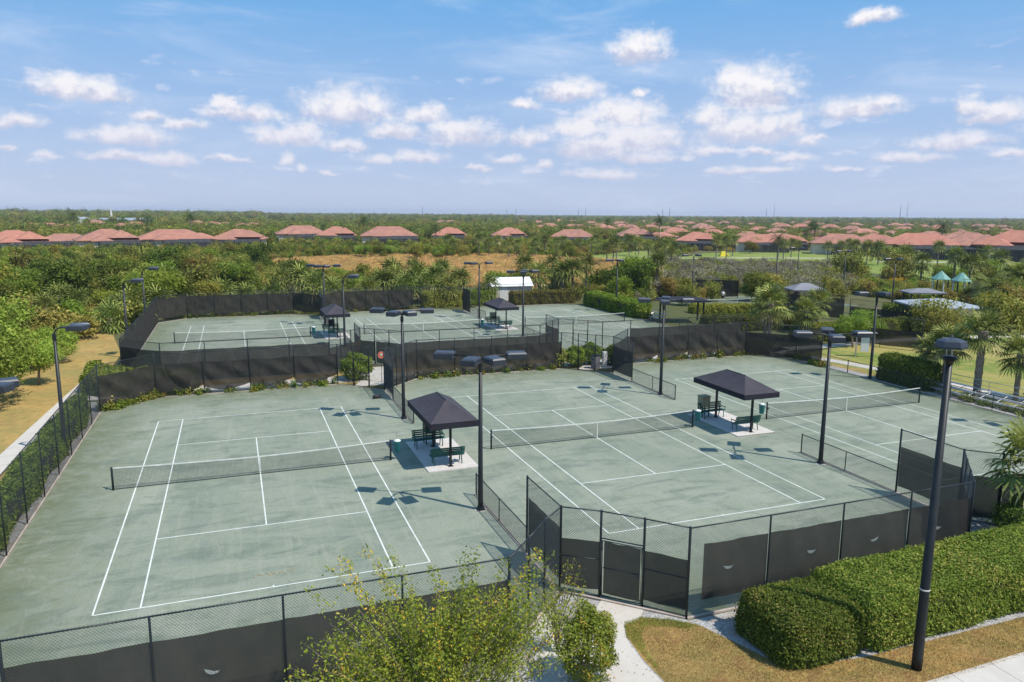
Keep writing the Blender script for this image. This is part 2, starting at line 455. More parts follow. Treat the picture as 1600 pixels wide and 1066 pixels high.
# ------------------------------------------------------------------ mesh helpers
class MB:
    """collects simple solids and links them as one mesh object"""
    def __init__(s):
        s.v, s.f = [], []

    def add(s, vs, fs):
        o = len(s.v)
        s.v += [tuple(p) for p in vs]
        s.f += [tuple(i + o for i in f) for f in fs]
        return s

    def box(s, c, sz, rz=0.0, top=(1, 1), shift=(0, 0)):
        x, y, z = sz[0] / 2, sz[1] / 2, sz[2] / 2
        ca, sa = math.cos(rz), math.sin(rz)
        vs = []
        for k in (-1, 1):
            tx, ty = top if k > 0 else (1, 1)
            ox, oy = shift if k > 0 else (0, 0)
            for (i, j) in ((-1, -1), (1, -1), (1, 1), (-1, 1)):
                px, py = i * x * tx + ox, j * y * ty + oy
                vs.append((c[0] + px * ca - py * sa, c[1] + px * sa + py * ca, c[2] + k * z))
        return s.add(vs, [(3, 2, 1, 0), (4, 5, 6, 7), (0, 1, 5, 4), (1, 2, 6, 5), (2, 3, 7, 6), (3, 0, 4, 7)])

    def tube(s, pts, rad, n=8, cap=True):
        P = [Vector(p) for p in pts]
        if not isinstance(rad, (list, tuple)):
            rad = [rad] * len(P)
        vs, fs = [], []
        for i, p in enumerate(P):
            t = (P[min(i + 1, len(P) - 1)] - P[max(i - 1, 0)]).normalized()
            a = t.orthogonal().normalized() if abs(t.z) < 0.99 else Vector((1, 0, 0))
            if abs(t.z) < 0.99:
                a = t.cross(Vector((0, 0, 1))).normalized()
            b = t.cross(a).normalized()
            for k in range(n):
                q = 2 * math.pi * k / n
                vs.append(p + (a * math.cos(q) + b * math.sin(q)) * rad[i])
        for i in range(len(P) - 1):
            for k in range(n):
                k2 = (k + 1) % n
                fs.append((i * n + k, i * n + k2, (i + 1) * n + k2, (i + 1) * n + k))
        if cap:
            fs.append(tuple(range(n - 1, -1, -1)))
            fs.append(tuple((len(P) - 1) * n + k for k in range(n)))
        return s.add(vs, fs)

    def prism(s, poly, z0, z1):
        n = len(poly)
        vs = [(x, y, z0) for x, y in poly] + [(x, y, z1) for x, y in poly]
        fs = [tuple(range(n - 1, -1, -1)), tuple(range(n, 2 * n))] + [(i, (i + 1) % n, n + (i + 1) % n, n + i) for i in range(n)]
        return s.add(vs, fs)

    def sheet(s, poly, z):
        return s.add([(x, y, z) for x, y in poly], [tuple(range(len(poly)))])

    def mesh(s, name, m, smooth=False):
        me = bpy.data.meshes.new(name)
        me.from_pydata(s.v, [], s.f)
        me.materials.append(m)
        if smooth:
            me.shade_smooth()
        me.update()
        return me

    def build(s, name, m, parent=None, smooth=False):
        return link(name, s.mesh(name, m, smooth), parent)


def link(name, me, parent=None, loc=None, rot=None, scale=None):
    o = bpy.data.objects.new(name, me)
    COL.objects.link(o)
    if parent is not None:
        o.parent = parent
    if loc:
        o.location = loc
    if rot:
        o.rotation_euler = rot
    if scale:
        o.scale = scale
    return o


def tag(o, label=None, cat=None, group=None, kind=None):
    if label:
        o['label'] = label
    if cat:
        o['category'] = cat
    if group:
        o['group'] = group
    if kind:
        o['kind'] = kind
    return o


def thing(name, label, cat, loc=(0, 0, 0), rz=0.0, group=None):
    o = bpy.data.objects.new(name, None)
    COL.objects.link(o)
    o.location = loc
    o.rotation_euler = (0, 0, rz)
    o.empty_display_size = 0.3
    return tag(o, label, cat, group)


def copy_tree(o, parent=None):
    c = o.copy()
    COL.objects.link(c)
    c.parent = parent
    for ch in o.children:
        copy_tree(ch, c)
    return c


ORD = ['first', 'second', 'third', 'fourth', 'fifth', 'sixth', 'seventh', 'eighth', 'ninth', 'tenth', 'eleventh', 'twelfth', 'thirteenth', 'fourteenth', 'fifteenth',
       'sixteenth', 'seventeenth', 'eighteenth', 'nineteenth', 'twentieth']
TENS = {2: 'twenty', 3: 'thirty', 4: 'forty', 5: 'fifty', 6: 'sixty', 7: 'seventy', 8: 'eighty', 9: 'ninety'}


def ordn(i):
    if i < 20:
        return ORD[i]
    t, u = divmod(i + 1, 10)
    if t > 9:
        return 'hundred and ' + ordn(i - 100)
    if u == 0:
        return TENS[t][:-1] + 'ieth'
    return TENS[t] + ' ' + ORD[u - 1]


def azim(x, y):
    return math.atan2(x, y)


def fast_mesh(name, V, nv, m, tint=None, extra=None):
    """V: (n*nv,3) array of polygons with nv corners each"""
    V = np.asarray(V, dtype=np.float32).reshape(-1, 3)
    n = len(V) // nv
    me = bpy.data.meshes.new(name)
    me.vertices.add(len(V))
    me.vertices.foreach_set('co', V.ravel())
    me.loops.add(len(V))
    me.loops.foreach_set('vertex_index', np.arange(len(V), dtype=np.int32))
    me.polygons.add(n)
    me.polygons.foreach_set('loop_start', np.arange(0, len(V), nv, dtype=np.int32))
    me.materials.append(m)
    if tint is not None:
        a = me.attributes.new('tint', 'FLOAT', 'FACE')
        a.data.foreach_set('value', np.asarray(tint, dtype=np.float32))
    me.update(calc_edges=True)
    return me


def leaves(C, size, rs, nrm=None, up=0.5, aspect=0.5, spread=1.0):
    """diamond shaped leaves at centres C"""
    n = len(C)
    d = rs.normal(size=(n, 3))
    if nrm is not None:
        d = d * spread + nrm * 1.1
    d[:, 2] += up
    d /= np.linalg.norm(d, axis=1, keepdims=True)
    a = np.cross(d, rs.normal(size=(n, 3)))
    a /= np.linalg.norm(a, axis=1, keepdims=True) + 1e-9
    b = np.cross(d, a)
    s = size * rs.uniform(0.6, 1.35, size=(n, 1))
    V = np.stack([C - a * s, C - b * s * aspect, C + a * s, C + b * s * aspect], 1)
    return V.reshape(-1, 3)


def crown_points(blobs, n, rs, clump=14, cr=0.28):
    """leaf centres grouped in clumps scattered over a set of ellipsoids (cx,cy,cz,rx,ry,rz)"""
    B = np.array(blobs, float)
    w_ = (B[:, 3] * B[:, 4] * B[:, 5]) ** (2 / 3)
    k = max(1, n // clump)
    idx = rs.choice(len(B), size=k, p=w_ / w_.sum())
    u = rs.normal(size=(k, 3))
    u /= np.linalg.norm(u, axis=1, keepdims=True)
    rr = rs.uniform(0.45, 1.05, size=(k, 1)) ** 0.6
    cc = B[idx, :3] + u * B[idx, 3:] * rr
    rep = np.repeat(np.arange(k), clump)
    off = rs.normal(size=(len(rep), 3)) * cr * (0.6 + 0.8 * rs.uniform(size=(k, 1)))[rep]
    P = cc[rep] + off
    N = (u / B[idx, 3:])
    N /= np.linalg.norm(N, axis=1, keepdims=True)
    tint = np.clip(0.45 * rs.uniform(size=k)[rep] + 0.55 * rs.uniform(size=len(rep)), 0, 1)
    return P, N[rep], tint, cc


def limbs(mb, base_r, h, tips, rs, n=6):
    top = Vector((rs.uniform(-.1, .1) * h, rs.uniform(-.1, .1) * h, h * 0.55))
    mb.tube([(0, 0, -0.15), (top.x * .4, top.y * .4, h * 0.28), top], [base_r, base_r * .8, base_r * .55], n)
    for t in tips:
        t = Vector(t)
        s0 = Vector((0, 0, -.1)).lerp(top, rs.uniform(0.5, 1.0))
        mid = s0.lerp(t, 0.5) + Vector((rs.uniform(-.2, .2), rs.uniform(-.2, .2), rs.uniform(0, .3))) * h * .15
        mb.tube([s0, mid, t], [base_r * .45, base_r * .28, base_r * .08], 4, False)


def tree_meshes(name, seed, h, rad, n, leaf, m, nb=9, trunk=0.14, bark=None, flat=0.7, low=0.35, clump=14, twigs=10):
    rs = np.random.RandomState(seed)
    blobs = []
    for i in range(nb):
        a = rs.uniform(0, 2 * math.pi)
        q = rad * math.sqrt(rs.uniform(0, 1)) * 0.72
        z = h * rs.uniform(low, 0.86) - q * 0.25
        r0 = rad * rs.uniform(0.3, 0.52)
        blobs.append((q * math.cos(a), q * math.sin(a), max(z, r0 * flat * .8), r0, r0, r0 * flat))
    P, N, tint, cc = crown_points(blobs, n, rs, clump, leaf * 1.8)
    V = leaves(P, leaf, rs, N, 0.4)
    crown = fast_mesh(name + '_crown', V, 4, m, tint)
    mb = MB()
    limbs(mb, trunk, h, [cc[i] for i in rs.choice(len(cc), min(twigs, len(cc)), replace=False)], rs)
    return crown, mb.mesh(name + '_trunk', bark or MBARK, True)


def fan_leaf(rs, L, petiole, blades=15, droop=0.5, pitch=0.6, yawa=0.0):
    """one costapalmate frond as folded blade strips; returns quads (k,4,3)"""
    Q = []
    dirv = np.array([math.cos(yawa) * math.cos(pitch), math.sin(yawa) * math.cos(pitch), math.sin(pitch)])
    side = np.array([-math.sin(yawa), math.cos(yawa), 0.0])
    nrm = np.cross(dirv, side) * -1
    p0 = np.zeros(3)
    p1 = dirv * petiole + np.array([0, 0, -0.08 * petiole])
    wv_ = side * 0.018
    Q.append([p0 - wv_, p0 + wv_, p1 + wv_, p1 - wv_])
    for k in range(blades):
        a = (k / (blades - 1) - 0.5) * 2 * 2.25
        l_ = L * (1 - 0.22 * abs(a) / 2.25) * rs.uniform(0.88, 1.08)
        d = dirv * math.cos(a) + side * math.sin(a)
        fold = nrm * (0.22 * abs(math.sin(a)))
        d = d + fold * 0.6
        d /= np.linalg.norm(d)
        tang = np.cross(nrm, d)
        tang /= np.linalg.norm(tang) + 1e-9
        wd = L * 0.095
        tang = tang + nrm * rs.uniform(-.5, .5)
        m1 = p1 + d * l_ * 0.5
        m2 = p1 + d * l_ * 0.8 + np.array([0, 0, -droop * l_ * 0.14])
        e = p1 + d * l_ * 0.95 + np.array([0, 0, -droop * l_ * rs.uniform(0.28, 0.5)])
        Q.append([p1 - tang * wd * .2, p1 + tang * wd * .2, m1 + tang * wd * .5, m1 - tang * wd * .5])
        Q.append([m1 - tang * wd * .5, m1 + tang * wd * .5, m2 + tang * wd * .3, m2 - tang * wd * .3])
        Q.append([m2 - tang * wd * .3, m2 + tang * wd * .3, e + tang * .004, e - tang * .004])
    return np.array(Q)


def sabal_meshes(name, seed, nfr=30, L=0.75, pet=0.75, blades=13, lo=-0.9):
    rs = np.random.RandomState(seed)
    out, tint = [], []
    for i in range(nfr):
        f = (i + 0.5) / nfr
        pitch = lo + (1.35 - lo) * f + rs.uniform(-.12, .12)
        yawa = i * 2.39996 + rs.uniform(-.25, .25)
        q = fan_leaf(rs, L * rs.uniform(.85, 1.1), pet * rs.uniform(.8, 1.15), blades, 0.9 - 0.5 * f, pitch, yawa)
        out.append((q, np.clip(rs.uniform(0.1, 0.75) + (0.3 if f < .18 else 0), 0, 1)))
    return out


def palm_trunk(mb, h, r=0.16, boots=True, rs=None, n=9, lean=(0, 0)):
    k = max(4, int(h / 0.35))
    pts, rad = [], []
    for i in range(k + 1):
        f = i / k
        pts.append((lean[0] * f * f, lean[1] * f * f, -0.1 + (h + .1) * f))
        rad.append(r * (1.25 if i == 0 else 1.0) * (1 + (0.10 if i % 2 else -0.04)) * (1.35 if (f > .86 and boots) else 1))
    mb.tube(pts, rad, n)
    if boots and rs is not None:
        for i in range(26):
            a, z = i * 2.4, h * (0.55 + 0.43 * rs.uniform())
            f = z / h
            c = Vector((lean[0] * f * f, lean[1] * f * f, z))
            o = Vector((math.cos(a), math.sin(a), 0))
            s_ = Vector((-math.sin(a), math.cos(a), 0)) * .05
            mb.add([c + o * r - s_, c + o * r + s_, c + o * (r + .13) + s_ * .6 + Vector((0, 0, .26)), c + o * (r + .13) - s_ * .6 + Vector((0, 0, .26))], [(0, 1, 2, 3)])


def feather_crown(seed, n=13, L=2.6, lo=-0.5, hang=1.0, leaf=0.55, per=24):
    """pinnate fronds for queen and royal palms"""
    rs = np.random.RandomState(seed)
    Q, tint = [], []
    for i in range(n):
        f = (i + .5) / n
        yawa = i * 2.39996
        pitch = lo + (1.3 - lo) * f
        p = np.zeros(3)
        d = np.array([math.cos(yawa) * math.cos(pitch), math.sin(yawa) * math.cos(pitch), math.sin(pitch)])
        side = np.array([-math.sin(yawa), math.cos(yawa), 0.0])
        l_ = L * rs.uniform(.85, 1.1)
        tv = rs.uniform(.1, .8)
        for k in range(per):
            s_ = k / per
            p2 = p + d * l_ / per
            d = d + np.array([0, 0, -0.085 * hang * 24 / per])
            d /= np.linalg.norm(d)
            ll = leaf * math.sin(math.pi * min(1, s_ * .9 + .12)) + .08
            Q.append([p - side * .02, p + side * .02, p2 + side * .015, p2 - side * .015])
            tint.append(tv)
            for sg in (-1, 1):
                e = p + (side * sg * 0.8 + d * 0.35 + np.array([0, 0, -0.35 * hang])) * ll
                ww = d * 0.055 * (24 / per)
                Q.append([p - ww * .5, p + ww * .5, e + ww * .2, e - ww * .2])
                tint.append(np.clip(tv + rs.uniform(-.15, .15), 0, 1))
            p = p2
    return np.array(Q), np.array(tint)


# ------------------------------------------------------------------ ground
def structure(name, poly, z, m):
    return tag(MB().sheet(poly, z).build(name, m), kind='structure')


G = 9000
structure('ground', [(-G, -G), (G, -G), (G, G), (-G, G)], -0.02, MGR)

XW, XAB, XBC, XE = -8.4, 9.82, 28.25, 46.7
FY0, FY1, BY0, BY1 = 18.5, 55.4, 60.0, 96.9


def court_outline(y0, y1, e=0.06):
    k = 3.0
    y0 += e
    y1 -= e
    xs = [XW, XAB, XBC, XE]
    p = [(XW + e, y0 + k), (XW + k, y0), (XAB - 2.95, y0), (XAB, y0 + k), (XAB + 3.08, y0), (XBC - 3.1, y0), (XBC, y0 + k), (XBC + 3.05, y0), (XE - 3.1, y0), (XE - e, y0 + k)]
    q = [(x, y1 - (y - y0)) for x, y in reversed(p)]
    return p + q


# two slabs of clay with their timber edging
for y0, y1 in ((FY0, FY1), (BY0, BY1)):
    structure('court_surface', court_outline(y0, y1), 0.012, MC)
    ol = court_outline(y0, y1, 0.0)
    mb = MB()
    for i in range(len(ol)):
        a, b = Vector((*ol[i], 0)), Vector((*ol[(i + 1) % len(ol)], 0))
        l_ = (b - a).length
        c = (a + b) / 2
        mb.box((c.x, c.y, 0.02), (l_ - 0.06, 0.09, 0.07), math.atan2(b.y - a.y, b.x - a.x))
    tag(mb.build('court_edging', MEDGE), kind='structure')
# strip of edging under the low fences between courts
for x in (XAB, XBC):
    for y0, y1 in ((21.6, 30.9), (43.1, 52.2), (63.1, 72.4), (84.6, 93.8)):
        tag(MB().box((x, (y0 + y1) / 2, 0.03), (0.10, y1 - y0, 0.06)).build('fence_kerb', MEDGE), kind='structure')

CX = (0.74, 19.09, 37.40)
CYS = (36.93, 78.45)
LL, SS, DD, GG = 11.885, 6.40, 5.485, 4.115
for cy in CYS:
    for cx in CX:
        mb = MB()
        lw = 0.028

        def ln(x0, y0, x1, y1, lw=lw):
            mb.sheet([(cx + min(x0, x1) - (lw if x0 == x1 else 0), cy + min(y0, y1) - (lw if y0 == y1 else 0)), (cx + max(x0, x1) + (lw if x0 == x1 else 0), cy + min(y0, y1) - (lw if y0 == y1 else 0)),
                      (cx + max(x0, x1) + (lw if x0 == x1 else 0), cy + max(y0, y1) + (lw if y0 == y1 else 0)), (cx + min(x0, x1) - (lw if x0 == x1 else 0), cy + max(y0, y1) + (lw if y0 == y1 else 0))], 0.016)
        for s in (-1, 1):
            ln(s * DD, -LL, s * DD, LL)
            ln(s * GG, -LL + .03, s * GG, LL - .03)
            ln(-DD + .03, s * LL, DD - .03, s * LL)
            ln(-GG + .03, s * SS, GG - .03, s * SS)
            ln(0, s * (LL - .12), 0, s * (LL - .031))
        ln(0, -SS + .03, 0, SS - .03)
        tag(mb.build('court_lines', MLINE), kind='structure')

# surroundings in the near field
# gravel margin, walks, lawns
structure('gravel_strip', [(-9.7, 12), (-8.45, 12), (-8.45, 55.5), (-9.7, 55.5)], 0.0, MGRAV)
structure('gravel_bed', [(-8.4, 14.9), (12.9, 14.9), (25, 14.9), (46, 14.9), (46, 18.4), (12.95, 18.4), (9.9, 21.3), (6.9, 18.4), (-8.4, 18.4)], 0.0, MGRAV)
structure('gravel_bed', [(25.3, 18.4), (31.2, 18.4), (28.25, 21.3)], 0.002, MGRAV)
structure('dry_lawn', [(-70, 20), (-9.72, 20), (-9.72, 41.5), (-9.72, 60), (-9.8, 74), (-12, 86), (-20, 96), (-40, 92), (-70, 80)], 0.0, MDRY)
structure('dry_lawn', [(10.52, 15.9), (10.4, 13.0), (10.6, 8), (60, 8), (60, 12.9), (25, 14.9), (16.6, 14.95), (14.6, 15.2), (13.9, 15.85), (13.4, 17.2), (13.08, 18.05), (12.4, 18.6), (11.56, 19.05), (10.9, 18.9), (10.62, 18.2), (10.48, 17.0)], 0.006, MDRY)
mb = MB()
mb.prism([(10.95, 20.5), (11.96, 19.5), (11.5, 19.0), (10.85, 18.85), (10.55, 18.1), (10.42, 16.9), (10.45, 15.6), (9.1, 15.6), (9.15, 17.2), (9.35, 18.9)], -0.05, 0.012)
mb.prism([(9.0, 15.4), (10.5, 15.4), (10.5, 9), (9.0, 9)], -0.05, 0.012)
mb.prism([(7.95, 19.45), (8.75, 20.3), (9.55, 19.3), (9.2, 17.6), (8.2, 16.4), (7.3, 15.8), (6.9, 16.6), (7.7, 17.7)], -0.05, 0.010)
tag(mb.build('entry_path', MCON), kind='structure')
# pavement lower right in separate slabs
mb = MB()
for i in range(22):
    x0 = 15.2 + i * 1.53
    yf = lambda x: 13.45 + (x - 17.0) * 0.02
    mb.prism([(x0, yf(x0) - 1.9), (x0 + 1.515, yf(x0 + 1.5) - 1.9), (x0 + 1.515, yf(x0 + 1.5)), (x0, yf(x0))], -0.05, 0.02)
tag(mb.build('sidewalk', MCON), kind='structure')
mb = MB()
pts = [(-12.2, 12), (-11.45, 41.5), (-10.95, 60), (-10.6, 63.9)]
for i in range(34):
    y0 = 12 + i * 1.53
    def xe(y):
        return -11.95 + (y - 45) * 0.045
    mb.prism([(xe(y0), y0), (xe(y0) + 1.0, y0), (xe(y0 + 1.5) + 1.0, y0 + 1.515), (xe(y0 + 1.5), y0 + 1.515)], -0.05, 0.012)
tag(mb.build('left_path', MCON), kind='structure')
mb = MB()
for i in range(39):
    x0 = -9.9 + i * 1.53
    mb.prism([(x0, 56.05), (x0 + 1.515, 56.05), (x0 + 1.515, 58.2), (x0, 58.2)], -0.05, 0.012)
tag(mb.build('middle_path', MCON), kind='structure')
for x in (XAB, XBC):
    mb = MB()
    mb.prism([(x - 1.9, 54.4), (x + 1.9, 54.4), (x + 1.2, 56.0), (x - 1.2, 56.0)], -0.05, 0.008)
    mb.prism([(x - 1.2, 58.25), (x + 1.2, 58.25), (x + 1.9, 61.0), (x - 1.9, 61.0)], -0.05, 0.008)
    tag(mb.build('entry_slab', MCON), kind='structure')
structure('middle_bed', [(-8.4, 55.5), (46.6, 55.5), (46.6, 56.0), (-8.4, 56.0)], -0.004, MDRY)
structure('middle_bed', [(-8.4, 58.25), (46.6, 58.25), (46.6, 59.9), (-8.4, 59.9)], -0.004, MDRY)
# right hand lawn and its walks
structure('right_lawn', [(46.8, 20), (120, 20), (120, 60), (84, 64), (70, 60), (58, 57.0), (48, 54), (46.8, 50)], 0.0, MLAWN)


def ribbon(name, pts, wd, m, z=0.012):
    P = [Vector((*p, 0)) for p in pts]
    mb = MB()
    lft, rgt = [], []
    for i, p in enumerate(P):
        t = (P[min(i + 1, len(P) - 1)] - P[max(i - 1, 0)]).normalized()
        nn = Vector((-t.y, t.x, 0)) * wd / 2
        lft.append(p + nn)
        rgt.append(p - nn)
    for i in range(len(P) - 1):
        mb.add([(lft[i].x, lft[i].y, z), (rgt[i].x, rgt[i].y, z), (rgt[i + 1].x, rgt[i + 1].y, z), (lft[i + 1].x, lft[i + 1].y, z),
                (lft[i].x, lft[i].y, z - .08), (rgt[i].x, rgt[i].y, z - .08), (rgt[i + 1].x, rgt[i + 1].y, z - .08), (lft[i + 1].x, lft[i + 1].y, z - .08)],
               [(0, 3, 2, 1), (0, 1, 5, 4), (2, 3, 7, 6), (1, 2, 6, 5), (3, 0, 4, 7)])
    return tag(mb.build(name, m), kind='structure')


ribbon('lawn_path', [(47.6, 57.2), (48.6, 53.5), (49.6, 50.5), (50.4, 47), (50.8, 43), (51.2, 39), (51.8, 33), (52.5, 24)], 1.3, MCON)
ribbon('upper_path', [(47.6, 57.4), (52, 57.0), (56, 57.2), (62, 57.6), (68, 57.4), (76, 56.2), (86, 53.5), (110, 47)], 1.5, MCON)
structure('mulch_bed', [(46.8, 44.8), (48.9, 45.0), (48.2, 50.5), (46.9, 52)], 0.008, MDRY)
structure('gravel_strip', [(46.75, 22), (47.9, 22), (47.6, 36), (47.8, 50), (46.75, 50)], 0.012, MGRAV)
# court beyond, seen on the right; straw field; fairways
structure('far_court_surface', [(60, 86), (84, 82), (84, 98), (60, 100)], 0.004, MC)
structure('straw_field', [at(*q) for q in ((400, 408), (520, 402), (700, 400), (830, 402), (1010, 412), (1030, 425), (1010, 446), (860, 447), (640, 444), (470, 420))], 0.02, MSTRAW)
structure('fairway', [at(*q) for q in ((1050, 404), (1100, 396), (1190, 393), (1290, 393), (1420, 393), (1545, 395), (1640, 398), (1640, 440), (1560, 446), (1440, 438), (1340, 424), (1200, 415), (1080, 412))], 0.02, MGOLF)
structure('fairway', [at(*q) for q in ((925, 398), (1010, 392), (1030, 400), (1010, 411), (930, 408))], 0.02, MGOLF)
structure('fairway', [at(*q) for q in ((40, 351), (140, 350), (190, 352), (240, 354), (150, 357), (60, 357))], 0.03, MGOLF)
ribbon('cart_path', [at(1370, 409), at(1440, 410), at(1500, 410), at(1580, 412)], 2.6, MCON, 0.04)
ribbon('cart_path', [at(985, 401), at(1030, 402), at(1080, 404), at(1180, 403), at(1290, 404)], 2.2, MCON, 0.04)


# ------------------------------------------------------------------ fences
def seg_mesh_wires(mb, a, b, h, sp, r, z0=0.04, over=0.05):
    """crossed diagonal wires between a and b as thin three sided rods"""
    L = math.hypot(b[0] - a[0], b[1] - a[1])
    ux, uy = (b[0] - a[0]) / L, (b[1] - a[1]) / L
    nx, ny = -uy, ux
    H = h + over - z0
    k = 1.0
    V = []
    for sg in (1, -1):
        t = -H / k
        while t < L:
            s0, s1 = t, t + H / k
            c0, c1 = max(s0, 0), min(s1, L)
            if c1 > c0 + .02:
                z_a = z0 + (c0 - s0) * k
                z_b = z0 + (c1 - s0) * k
                if sg < 0:
                    z_a, z_b = z0 + H - (z_a - z0), z0 + H - (z_b - z0)
                o = 0.006 * sg
                A = np.array([a[0] + ux * c0 + nx * o, a[1] + uy * c0 + ny * o, z_a])
                B = np.array([a[0] + ux * c1 + nx * o, a[1] + uy * c1 + ny * o, z_b])
                d = (B - A) / np.linalg.norm(B - A)
                n1 = np.array([nx, ny, 0.0])
                n2 = np.cross(d, n1)
                c = [(n1 * math.cos(q) + n2 * math.sin(q)) * r for q in (0, 2.094, 4.189)]
                for i in range(3):
                    j = (i + 1) % 3
                    V += [A + c[i], A + c[j], B + c[j], B + c[i]]
            t += sp
    return V


def wire_panel(a, b, h, sp, r, parent, z0=0.04):
    V = seg_mesh_wires(None, a, b, h, sp, r, z0)
    if V:
        link('wire_mesh', fast_mesh('wire_mesh', V, 4, MWIRE), parent)


def screen_panel(a, b, z0, z1, parent, off, sag=0.03, seed=0, vent=False, drape=0.0, name='windscreen', in0=0.06, in1=0.06):
    rs = np.random.RandomState(seed)
    L = math.hypot(b[0] - a[0], b[1] - a[1])
    ux, uy = (b[0] - a[0]) / L, (b[1] - a[1]) / L
    nx, ny = -uy, ux
    NX, NZ = (44, 14) if drape else (30, 10)
    ph = rs.uniform(0, 6, 6)
    V = np.zeros((NZ + 1, NX + 1, 3))
    for i in range(NX + 1):
        f = i / NX
        s_ = in0 + (L - in0 - in1) * f
        top = z1 - sag * math.sin(math.pi * f) * (0.7 + .6 * rs.uniform() * 0) + 0.01 * math.sin(9 * f + ph[0])
        bot = z0 - (drape * 0.3) * math.sin(math.pi * f + ph[1] * .1) + 0.02 * math.sin(6 * f + ph[2])
        for k in range(NZ + 1):
            g_ = k / NZ
            z = bot + (top - bot) * g_
            d = 0.016 * math.sin(3 * f * L + ph[3] + g_ * 2) + 0.012 * math.sin(7 * f * L + 5 * g_ + ph[4])
            if drape:
                d += drape * 0.07 * (1 - abs(2 * g_ - 1) ** 2) * math.sin(5.5 * (f * L * .55 + g_ * 1.4) + ph[5])
                d += drape * 0.05 * math.sin(10 * (f - g_ * 0.35) + ph[1]) * (1 - g_)
                d += drape * 0.06 * (1 - abs(math.sin(4.2 * (f - .42 * (1 - g_) ** 2) + ph[2]))) ** 5 + drape * 0.045 * (1 - abs(math.sin(6.5 * (f + .3 * (1 - g_)) + ph[0]))) ** 6
            d *= (1 - (2 * f - 1) ** 6)
            V[k, i] = (a[0] + ux * s_ + nx * (off + d), a[1] + uy * s_ + ny * (off + d), z)
    quads = []
    hole = None
    if vent:
        hole = (NX // 2 + rs.randint(-2, 3), NZ - 4)
    for k in range(NZ):
        for i in range(NX):
            quads.append([V[k, i], V[k, i + 1], V[k + 1, i + 1], V[k + 1, i]])
    me = fast_mesh('windscreen', np.array(quads).reshape(-1, 3), 4, MSCR)
    o = link(name, me, parent)
    if vent:  # pale crescent patch stands in for sunlit court seen through an open vent
        s_ = L * rs.uniform(.42, .6)
        zc = z0 + (z1 - z0) * 0.56
        W, n = 0.19, 10
        mb = MB()
        up, lo = [], []
        tilt = rs.uniform(-.35, .35)
        for i in range(n + 1):
            q = math.pi * i / n
            x = -math.cos(q) * W
            zl = -math.sin(q) * 0.15
            zu = -math.sin(q) * rs.uniform(.02, .05)
            for lst, zz in ((up, zu), (lo, zl)):
                xx = x * math.cos(tilt) - zz * math.sin(tilt)
                z2 = x * math.sin(tilt) + zz * math.cos(tilt)
                sg = 1 if off < 0 else -1
                o3 = off + sg * (0.055 if lst is up else 0.035)
                lst.append((a[0] + ux * (s_ + xx) + nx * o3, a[1] + uy * (s_ + xx) + ny * o3, zc + z2))
        mb.v = up + lo
        mb.f = [(i, i + 1, n + 2 + i, n + 1 + i) for i in range(n)]
        mb.build('vent_gap_patch', MVENT, o)
    return o


POSTS = {}


def fence(label, pts, h=3.05, screen=None, sp=0.10, r=0.0035, posts=True, gates=(), step=3.075, bottom_rail=False, mid_rail=None, skip_first=False, skip_last=False, braces=()):
    """one run of chain link: posts, top rails, wire and windscreens per bay.
    screen: dict(z0,z1,off,bays(optional),sag,drape,vent)"""
    root = thing('low_chain_link_fence' if h < 1.5 else 'chain_link_fence', label, 'fence', (pts[0][0], pts[0][1], 0))
    ox, oy = pts[0]
    P = []
    for i in range(len(pts) - 1):
        a, b = pts[i], pts[i + 1]
        L = math.hypot(b[0] - a[0], b[1] - a[1])
        n = max(1, round(L / step))
        for k in range(n):
            P.append((a[0] + (b[0] - a[0]) * k / n - ox, a[1] + (b[1] - a[1]) * k / n - oy, k == 0))
    P.append((pts[-1][0] - ox, pts[-1][1] - oy, True))
    for j, (x, y, term) in enumerate(P):
        if (skip_first and j == 0) or (skip_last and j == len(P) - 1):
            continue
        rr = (0.042 if term else 0.030) * (0.8 if h < 1.5 else 1)
        key = (h, term)
        if key not in POSTS:
            POSTS[key] = MB().tube([(0, 0, 0), (0, 0, h + (.03 if term else -.02)), (0, 0, h + (.06 if term else 0.01)), ], [rr, rr, rr * .5], 8).mesh('post', MPOST, True)
        me = POSTS[key]
        link('post', me, root, (x, y, 0))
    for j in range(len(P) - 1):
        a, b = P[j], P[j + 1]
        L = math.hypot(b[0] - a[0], b[1] - a[1])
        rz = math.atan2(b[1] - a[1], b[0] - a[0])
        mb = MB().tube([(a[0], a[1], h), (b[0], b[1], h)], 0.021, 6)
        mb.build('top_rail', MPOST, root, True)
        if j in gates:
            gate(root, a, b, h, screen)
            wire_panel(a, b, h, sp, r, root, 2.12)
            continue
        if mid_rail:
            MB().tube([(a[0], a[1], mid_rail), (b[0], b[1], mid_rail)], 0.019, 6).build('mid_rail', MPOST, root, True)
        if bottom_rail:
            MB().tube([(a[0], a[1], 0.08), (b[0], b[1], 0.08)], 0.015, 5).build('bottom_rail', MPOST, root, True)
        if j in braces:
            MB().tube([(a[0], a[1], h * .62), (b[0], b[1], 0.15)], 0.012, 5).build('brace', MPOST, root, True)
        wire_panel(a, b, h, sp, r, root)
        if screen and ('bays' not in screen or j in screen['bays']):
            seed = int(abs(a[0] + ox) * 31 + abs(a[1] + oy) * 17) + j
            in0 = screen.get('in0', .06) if j == screen.get('first', -1) else .02
            screen_panel(a, b, screen['z0'], screen['z1'], root, screen.get('off', 0.05), screen.get('sag', 0.03), seed,
                         screen.get('vent', False), screen.get('drape', 0.0), in0=in0, in1=.02)
    return root


